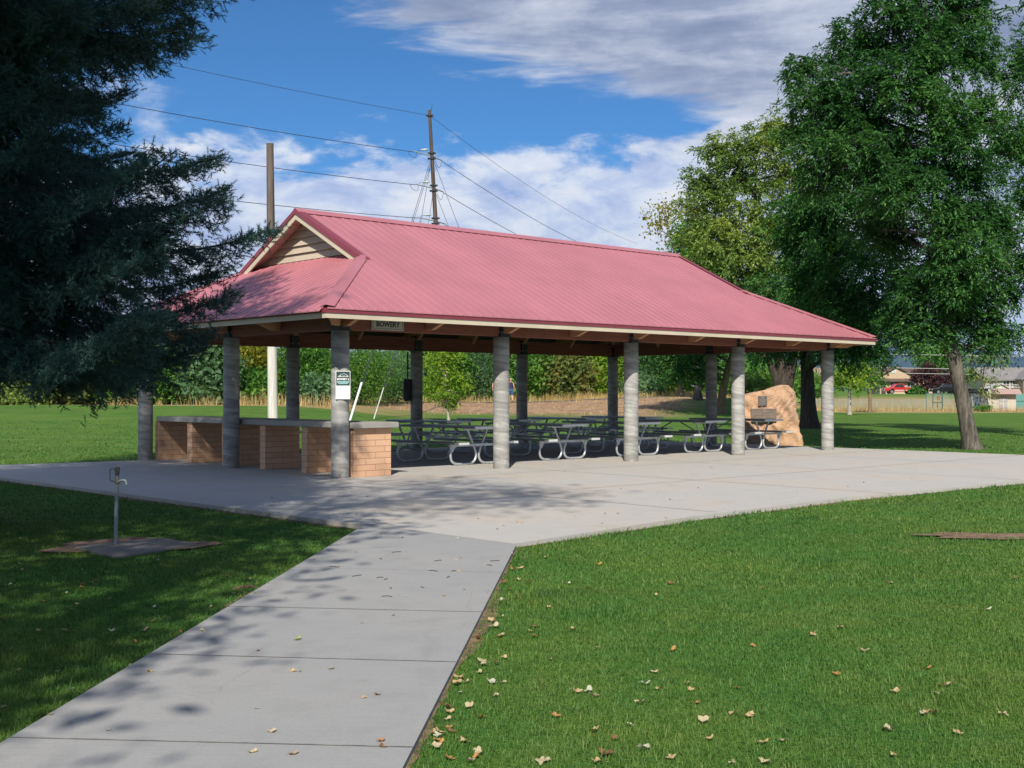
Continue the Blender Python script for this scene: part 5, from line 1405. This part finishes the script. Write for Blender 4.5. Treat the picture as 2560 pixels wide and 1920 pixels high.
# shed with striped awning
Y = 100; gz = ground_at(2505, Y); h = empty('concession_shed', gz, 0, 'pale shed with a red striped awning and grey lattice door', 'shed')
X = lambda px: (px - 2505)/FPX*Y; Z = lambda py: at(0, py, Y).z - gz.z
MB().box(X(2470), X(2540), 0, 2.5, -.2, Z(984)).build('wall', M_cream, h)
MB().box(X(2424), X(2469.5), .2, 2.4, -.2, Z(979)).build('wall', simple('slate_wall', (.14, .15, .17), .8), h)
m = MB(); m.box(X(2421), X(2469.5), -.1, 2.7, Z(978.5), Z(971.5)); m.build('roof', M_steel, h)
m = MB(); gable_roof(m, X(2482), X(2524), .1, 2.5, Z(971), Z(960), 'y', .1, .05); m.prism([(X(2482), .15, Z(971.5)), (X(2524), .15, Z(971.5)), (X(2503), .15, Z(961))], (0, 2.2, 0)); m.build('roof', M_ltrim, h)
aw = simple('awning_base', (.45, .28, .25), .7)
def stripes():
    m, n = newmat('awning_stripes'); o = n.coord('Object'); sx = n.node('ShaderNodeSeparateXYZ'); n.l.new(o, sx.inputs[0])
    s_ = n.math('GREATER_THAN', n.math('FRACT', n.math('MULTIPLY', sx.outputs[0], 6.5)), .5); c = n.mix(s_, (.24, .12, .11), (.42, .33, .30)); n.set(n.p.inputs['Base Color'], c); n.p.inputs['Roughness'].default_value = .8; return m
m = MB(); m.prism([(X(2476), -.55, Z(985.5)), (X(2549), -.55, Z(985.5)), (X(2549), -.01, Z(973)), (X(2476), -.01, Z(973))], (0, 0, .03)); m.build('awning', stripes(), h)
m = MB(); m.box(X(2497), X(2518), -.05, -.005, -.1, Z(993)); dd = m.build('door', simple('grey_door', (.30, .29, .29), .6), h)
m = MB(); m.box(X(2507), X(2508.5), -.07, -.051, -.1, Z(994)); m.box(X(2498), X(2506.8), -.07, -.051, Z(1010), Z(1008.5)); m.box(X(2508.7), X(2517), -.07, -.051, Z(1010), Z(1008.5)); m.build('door_frame', M_ltrim, dd)
MB().box(X(2441), X(2452), .12, .195, -.1, Z(992)).build('door', simple('blue_door', (.06, .09, .14), .6), h)
MB().box(X(2428), X(2432), -.02, .12, -.2, Z(985)).build('post', M_ltrim, h)
# windscreen fence at the right edge
g0 = ground_at(2552, 104); h = empty('windscreen_fence', g0, 0, 'teal windscreen fence at the right edge beside the shed', 'fence')
M_teal = simple('teal_screen', (.10, .24, .22), .8, var=.1)
MB().box(-.45, 3.5, 0, .03, .05, 1.35).build('screen', M_teal, h)
MB().box(-.45, 3.5, -.03, -.002, .72, .78).build('screen_rail', simple('teal_dark', (.05, .14, .14), .7), h)
for k in range(3): MB().tube([(-.5 + k*1.9, .06, -.2), (-.5 + k*1.9, .06, 1.6)], .03, 8).build('post', M_galv, h)
# chain link
def link_mat():
    m, n = newmat('chain_link'); o = n.coord('Object'); sx = n.node('ShaderNodeSeparateXYZ'); n.l.new(o, sx.inputs[0])
    a = n.math('FRACT', n.math('MULTIPLY', n.math('ADD', sx.outputs[0], sx.outputs[2]), 11.0)); b = n.math('FRACT', n.math('MULTIPLY', n.math('SUBTRACT', sx.outputs[0], sx.outputs[2]), 11.0))
    w = n.math('MAXIMUM', n.math('LESS_THAN', a, .13), n.math('LESS_THAN', b, .13))
    n.p.inputs['Base Color'].default_value = C(.30, .40, .37); n.p.inputs['Metallic'].default_value = .3; n.p.inputs['Roughness'].default_value = .5
    n.set(n.p.inputs['Alpha'], w); return m
M_link = link_mat(); M_gpost = simple('green_post', (.045, .10, .09), .6)
def chain(name, label, p0, p1, hgt, npost, gate=None):
    g = Vector(p0); d = Vector(p1) - g; d.z = 0; L = d.length; rz = math.atan2(d.y, d.x)
    r_ = empty(name, g, rz, label, 'fence')
    MB().poly([(0, 0, .03), (L, 0, .03), (L, 0, hgt), (0, 0, hgt)]).build('mesh_panel', M_link, r_)
    for z in ((hgt,) if gate is None else (hgt, .05)): MB().tube([(0, 0, z), (L, 0, z)], .022, 6).build('rail', M_galv if gate is None else M_gpost, r_)
    for k in range(npost): MB().tube([(L*k/(npost - 1), .03, -.3), (L*k/(npost - 1), .03, hgt + .06)], .03, 8).build('post', M_galv if gate is None else M_gpost, r_)
    if gate:
        m = MB(); a, b = gate
        m.tube([(a, -.05, .08), (a, -.05, hgt)], .035, 6); m.tube([(b, -.05, .08), (b, -.05, hgt)], .035, 6); m.tube([(a + .04, -.05, .68), (b - .04, -.05, .68)], .028, 6); m.tube([((a + b)/2, -.05, .08), ((a + b)/2, -.05, .64)], .028, 6); m.build('gate', M_gpost, r_)
        MB().box((a+b)/2 - .02, (a+b)/2 + .17, -.12, -.06, .88, 1.22).build('gate_sign', simple('rust_sign', (.22, .09, .07), .7), r_)
    return r_
Yc = 104
def gg(px, Y): return ground_at(px, Y)
chain('chain_link_fence', 'long grey chain link fence across the dry field', gg(2040, 108), gg(2312, 102), .85, 8)
chain('backstop_fence', 'taller green framed chain link enclosure with a gate', gg(2316, 100), gg(2440, 100), 1.42, 4, (.52, 1.28))
# red pickup
def car_profile(name, label, cat, loc, L, prof, glass, wheels, hgtw, paint, width=1.9, rz=0, extra=None):
    r_ = empty(name, loc, rz, label, cat)
    m = MB(); m.prism([(x, -width/2, z) for x, z in prof], (0, width, 0)); m.build('body', paint, r_, True, bevel=.05, sharp=30)
    for g in glass:
        MB().prism([(x, -width/2 - .012, z) for x, z in g], (0, .02, 0)).build('side_window', M_win, r_)
        MB().prism([(x, width/2 - .008, z) for x, z in g], (0, .02, 0)).build('side_window', M_win, r_)
    tyre = bpy.data.materials.get('tyre') or simple('tyre', (.015, .015, .016), .8); rimm = bpy.data.materials.get('rim') or simple('rim', (.45, .46, .47), .35, .7)
    for x in wheels:
        for s_ in (-1, 1):
            w = MB(); Mx = Matrix.Rotation(pi/2, 3, 'X'); w.lathe([(hgtw*.6, -.12), (hgtw*.93, -.12), (hgtw, -.08), (hgtw, .08), (hgtw*.93, .12), (hgtw*.6, .12)], 20, (x, s_*(width/2 - .08), hgtw), 0, Mx); wo = w.build('wheel', tyre, r_, True)
            w = MB(); w.lathe([(hgtw*.15, -.135), (hgtw*.55, -.13), (hgtw*.6, -.10), (hgtw*.6, .10), (hgtw*.55, .13), (hgtw*.15, .135)], 14, (x, s_*(width/2 - .08), hgtw), 0, Mx); w.build('rim', rimm, wo, True)
    return r_
red = simple('red_car_paint', (.42, .025, .03), .3, 0, .05); dark = simple('black_car_paint', (.012, .013, .016), .25, 0, .05)
Y = 214; L = 5.7; p = ground_at(2208, Y) + Vector((0, 0, .03))
prof = [(.06, .45), (.0, .62), (.02, .95), (.25, 1.06), (1.35, 1.14), (1.95, 1.72), (2.15, 1.80), (3.25, 1.80), (3.45, 1.72), (3.55, 1.20), (5.6, 1.18), (5.68, 1.12), (5.68, .62), (5.55, .48), (4.95, .46), (4.9, .66), (4.72, .84), (4.45, .90), (4.18, .84), (4.0, .66), (3.95, .42), (1.75, .42), (1.7, .66), (1.52, .84), (1.25, .90), (.98, .84), (.8, .66), (.75, .46)]
r_ = car_profile('pickup_truck', 'red pickup truck parked in front of the tan house', 'pickup truck', p, L, prof, [[(1.62, 1.18), (2.02, 1.66), (2.5, 1.70), (2.5, 1.18)], [(2.56, 1.18), (2.56, 1.70), (3.2, 1.70), (3.36, 1.18)]], (1.25, 4.45), .39, red)
MB().box(-.06, .04, -.8, .8, .5, .72).build('bumper', M_galv, r_); MB().box(5.69, 5.78, -.8, .8, .5, .68).build('bumper', M_galv, r_)
for s_ in (-1, 1): MB().box(-.015, .12, s_*.72 - .14, s_*.72 + .14, .78, .95).build('headlight', simple('lamp_glass', (.7, .7, .68), .2) if s_ < 0 else bpy.data.materials['lamp_glass'], r_)
MB().box(1.72, 3.98, -.965, -.952, .60, .68).build('side_moulding', M_white, r_)
Y = 200; p = ground_at(2326, Y) + Vector((0, 0, .03))
prof = [(.05, .4), (0, .7), (.15, .92), (1.1, 1.05), (1.7, 1.6), (2.0, 1.72), (3.9, 1.72), (4.3, 1.6), (4.65, 1.0), (4.7, .6), (4.6, .4), (4.25, .4), (4.1, .66), (3.8, .76), (3.5, .66), (3.35, .38), (1.45, .38), (1.3, .66), (1.0, .76), (.7, .66), (.55, .4)]
r_ = car_profile('dark_car', 'dark parked car under the reddish plum tree', 'car', p, 4.7, prof, [[(1.4, 1.08), (1.82, 1.55), (2.7, 1.6), (2.7, 1.08)], [(2.78, 1.08), (2.78, 1.6), (3.85, 1.6), (4.2, 1.08)]], (1.0, 3.8), .36, dark, 1.85)
for s_ in (-1, 1): MB().box(-.01, .1, s_*.68 - .13, s_*.68 + .13, .72, .86).build('headlight', bpy.data.materials['lamp_glass'], r_)
# trail sign on the bank
p = ground_at(1738, 91); r_ = empty('trail_sign', p, 0, 'small slanted panel sign on a post at the top of the bank', 'sign')
MB().box(-.03, .03, -.03, .03, -.2, .62).build('post', M_steel, r_)
MB().prism([(-.36, -.16, .86), (.30, -.16, .64), (.30, .16, .70), (-.36, .16, .92)], (0, 0, .03)).build('panel', M_white, r_)
# distant lines in front of the hills
r_ = empty('distant_power_line', (100, 190, 0), 0, 'pale distant power lines in front of the blue hills at right', 'power line')
for py in (862, 866, 884, 918, 931):
    z = EYE + (HOR - py)/FPX*190; MB().tube([(-45 + 5*k, 0, z - .5*math.sin(pi*k/16)) for k in range(17)], .035, 5).build('wire', M_ltrim, r_)

# ------------------------------------------------------------------ hills
def hills():
    xs = np.linspace(-9000, 12000, 220); ys = np.linspace(8200, 12500, 14)
    V = []; 
    for j, y in enumerate(ys):
        t = j/13; prof_ = math.sin(pi*min(1, t*1.0)*.5)
        for x in xs:
            hh = 330 + 120*math.sin(x*.0006 + .6) + 60*math.sin(x*.0017 + 2) + 28*math.sin(x*.005) + 12*math.sin(x*.013 + j)
            V.append((x, y + 260*math.sin(x*.002 + j), 5 + (hh + 90) * prof_ + 10*math.sin(x*.02 + j*2)*t))
    nx = len(xs); a = np.array([j*nx + i for j in range(13) for i in range(nx - 1)])
    F = np.stack([a, a + 1, a + nx + 1, a + nx], 1)
    m = simple('hill_forest', (.030, .055, .050), .95, var=.4, scale=.004, coord='Position')
    tag(npmesh('hills', np.array(V), F, m, None, True), kind='structure')
hills()
HZ = True
if HZ:
    b = MB().box(-9800, 12800, -60, 14500, -2.5, 900); o = b.build('haze', newmat('x')[0]); o.data.materials.clear()
    m = bpy.data.materials.new('haze_air'); m.use_nodes = True; nn = m.node_tree; nn.nodes.clear()
    ou = nn.nodes.new('ShaderNodeOutputMaterial'); pv = nn.nodes.new('ShaderNodeVolumePrincipled'); nn.links.new(pv.outputs[0], ou.inputs['Volume'])
    pv.inputs['Color'].default_value = C(.30, .55, 1.0); pv.inputs['Density'].default_value = 3.5e-5; pv.inputs['Anisotropy'].default_value = .2
    o.data.materials.append(m); tag(o, 'thin blue air that fades the far hills', 'haze', kind='stuff')

# ------------------------------------------------------------------ people on the trail
def person(loc, rz, label, top, shorts, hairm, hat=None, shirt_sleeves=False, stride=.18):
    root = empty('person', loc, rz, label, 'person')
    J = {'pelvis': (0,0,.93,.135), 'waist': (0,0,1.08,.125), 'chest': (0,.01,1.30,.145), 'neckb': (0,.015,1.46,.075), 'neck': (0,.02,1.52,.055), 'head': (0,.03,1.62,.088), 'crown': (0,.02,1.71,.07),
         'sl': (-.17,.01,1.42,.06), 'el': (-.23,-.03,1.15,.042), 'wl': (-.235,.04,.92,.032), 'hl': (-.23,.07,.83,.036),
         'sr': (.17,.01,1.42,.06), 'er': (.23,-.06,1.16,.042), 'wr': (.24,-.02,.93,.032), 'hr': (.235,.0,.84,.036),
         'hipl': (-.09,0,.88,.095), 'kl': (-.095,stride*.6,.49,.062), 'al': (-.095,stride*.75,.10,.042), 'tl': (-.10,stride*.75 + .15,.04,.036),
         'hipr': (.09,0,.88,.095), 'kr': (.095,-stride*.1,.49,.062), 'ar': (.095,-stride*1.3,.14,.042), 'tr': (.10,-stride*1.3 + .14,.05,.036)}
    E_ = [('pelvis','waist'),('waist','chest'),('chest','neckb'),('neckb','neck'),('neck','head'),('head','crown'),('neckb','sl'),('sl','el'),('el','wl'),('wl','hl'),('neckb','sr'),('sr','er'),('er','wr'),('wr','hr'),('pelvis','hipl'),('hipl','kl'),('kl','al'),('al','tl'),('pelvis','hipr'),('hipr','kr'),('kr','ar'),('ar','tr')]
    ks = list(J); me = bpy.data.meshes.new('body'); me.from_pydata([J[k][:3] for k in ks], [(ks.index(a), ks.index(b)) for a, b in E_], [])
    o = bpy.data.objects.new('body', me); COL.objects.link(o); o.parent = root; me.materials.append(bpy.data.materials.get('skin') or simple('skin', (.50, .27, .18), .55, var=.06))
    md = o.modifiers.new('skin', 'SKIN'); me.skin_vertices or None
    if not me.skin_vertices: bpy.context.view_layer.update()
    for i, k in enumerate(ks): me.skin_vertices[0].data[i].radius = (J[k][3], J[k][3]*(.72 if k in ('chest', 'waist') else 1))
    me.skin_vertices[0].data[0].use_root = True
    sb = o.modifiers.new('sub', 'SUBSURF'); sb.levels = 1; sb.render_levels = 2
    def ell(mb, zs, n=18):   # stacked ellipses (cx,cy,z,rx,ry)
        vs = []; 
        for (cx, cy, z, rx, ry) in zs: vs += [(cx + rx*math.cos(2*pi*k/n), cy + ry*math.sin(2*pi*k/n), z) for k in range(n)]
        mb.add(vs, [(i*n + k, i*n + (k+1) % n, (i+1)*n + (k+1) % n, (i+1)*n + k) for i in range(len(zs) - 1) for k in range(n)]); return mb
    ell(MB(), [(0, 0, .93, .175, .135), (0, 0, 1.05, .168, .13), (0, .005, 1.2, .18, .135), (0, .01, 1.34, .20, .135), (0, .012, 1.44, .165, .10), (0, .015, 1.49, .085, .075)]).build('shirt', top, root, True)
    m = MB(); ell(m, [(0, 0, 1.0, .172, .14), (0, 0, .9, .19, .15), (0, 0, .82, .185, .145)])
    for s_, k in ((-1, 'kl'), (1, 'kr')):
        kx, ky = J[k][0], J[k][1]; ell(m, [(s_*.093, 0, .86, .10, .12), (s_*.097, ky*.3, .72, .10, .11), (s_*.10, ky*.75, .56, .10, .105)])
    m.build('shorts', shorts, root, True)
    for k in ('tl', 'tr'):
        x, y, z, r0 = J[k]; m = MB(); ell(m, [(x, y - .08, z - .04, .045, .12), (x, y - .08, z, .05, .125), (x, y - .09, z + .05, .042, .085), (x, y - .12, z + .08, .035, .04)], 12); m.poly(m.v[:12]); m.build('shoe', M_steel, root, True)
    m = MB(); ell(m, [(0, .0, 1.56, .07, .075), (0, -.0, 1.62, .098, .10), (0, .005, 1.69, .10, .108), (0, .01, 1.75, .075, .085), (0, .01, 1.785, .02, .02)], 16)
    m.build('hair', hairm, root, True)
    if hat:
        m = MB(); ell(m, [(0, .01, 1.68, .112, .12), (0, .01, 1.75, .10, .105), (0, .01, 1.80, .05, .05), (0, .01, 1.81, .01, .01)], 16); m.box(-.07, .07, .11, .21, 1.68, 1.695); m.build('cap', hat, root, True)
    return root
navy = simple('navy_cloth', (.022, .024, .06), .85); blue = simple('blue_cloth', (.035, .085, .20), .85); greyc = simple('grey_cloth', (.06, .07, .12), .85); hair1 = simple('fair_hair', (.35, .25, .15), .7); hair2 = simple('brown_hair', (.08, .05, .03), .7)
p = at(1277, 1005, 88.5); p.z = hz(p.x, p.y) + .02
person(p, R(8), 'person in a navy sleeveless top and blue shorts walking away on the trail', navy, blue, hair1)
p = at(1239, 1005, 88.8); p.z = hz(p.x, p.y) + .02
person(p, R(-5), 'person in a white cap mostly hidden behind the second front column', greyc, navy, hair2, M_white)

# ------------------------------------------------------------------ trees behind the viewer that throw the dappled shade
def shade_tree(x, y, blobs, label, n_leaf=.16, per=12, sig=.3):
    b0 = Vector((x, y, hz(x, y)))
    top = max(c[2] for c, r, n in blobs)
    tree('shade_tree', label, [(b0, .28), ((x, y, 2.5), .22), ((x + .1, y, top*.6), .14), ((x, y, top), .04)], [(Vector(c), r, n) for c, r, n in blobs], G_ash, B_grey, leaf=n_leaf, asp=.42, per=per, sig=sig, twigs=.1, r_end=.04, gap=.45)
shade_tree(-7.2, -2.2, [((-7.0, -2.6, 6.6), 2.1, 240), ((-5.0, -2.2, 7.2), 1.9, 240), ((-6.6, .6, 7.6), 2.1, 240), ((-4.4, .4, 7.6), 1.7, 200), ((-5.2, 2.4, 8.2), 1.9, 220), ((-7.4, 2.6, 8.4), 2.0, 180), ((-4.2, -4.0, 6.4), 1.3, 120), ((-4.0, 2.2, 9.4), 1.2, 90), ((-3.1, 2.7, 8.0), 1.25, 150), ((-3.2, .6, 7.4), 1.0, 80), ((-3.5, -2.6, 6.8), 1.3, 150), ((-4.6, -4.4, 6.6), 1.5, 150), ((-3.1, -1.0, 6.9), .9, 70)], 'leafy ash standing left of the viewpoint')
shade_tree(-3.6, -2.6, [((-3.2, -1.6, 13.6), 1.8, 90), ((-2.0, -1.4, 14.6), 1.8, 90), ((-.8, -1.2, 14.2), 1.3, 50), ((-2.6, -.8, 15.8), 1.4, 50)], 'tall ash standing behind the viewpoint')
shade_tree(-8.6, -.4, [((-7.8, .2, 12.0), 2.0, 260), ((-5.9, .4, 12.6), 1.7, 260), ((-6.8, .0, 14.6), 2.0, 260), ((-5.4, -.2, 15.2), 1.5, 200), ((-7.4, .6, 17.0), 1.9, 200), ((-5.8, .8, 17.4), 1.5, 160), ((-4.6, .3, 13.2), 1.1, 100), ((-6.6, .8, 10.2), 1.6, 160)], 'tall dense ash standing far left of the viewpoint', .2, 14, .34)
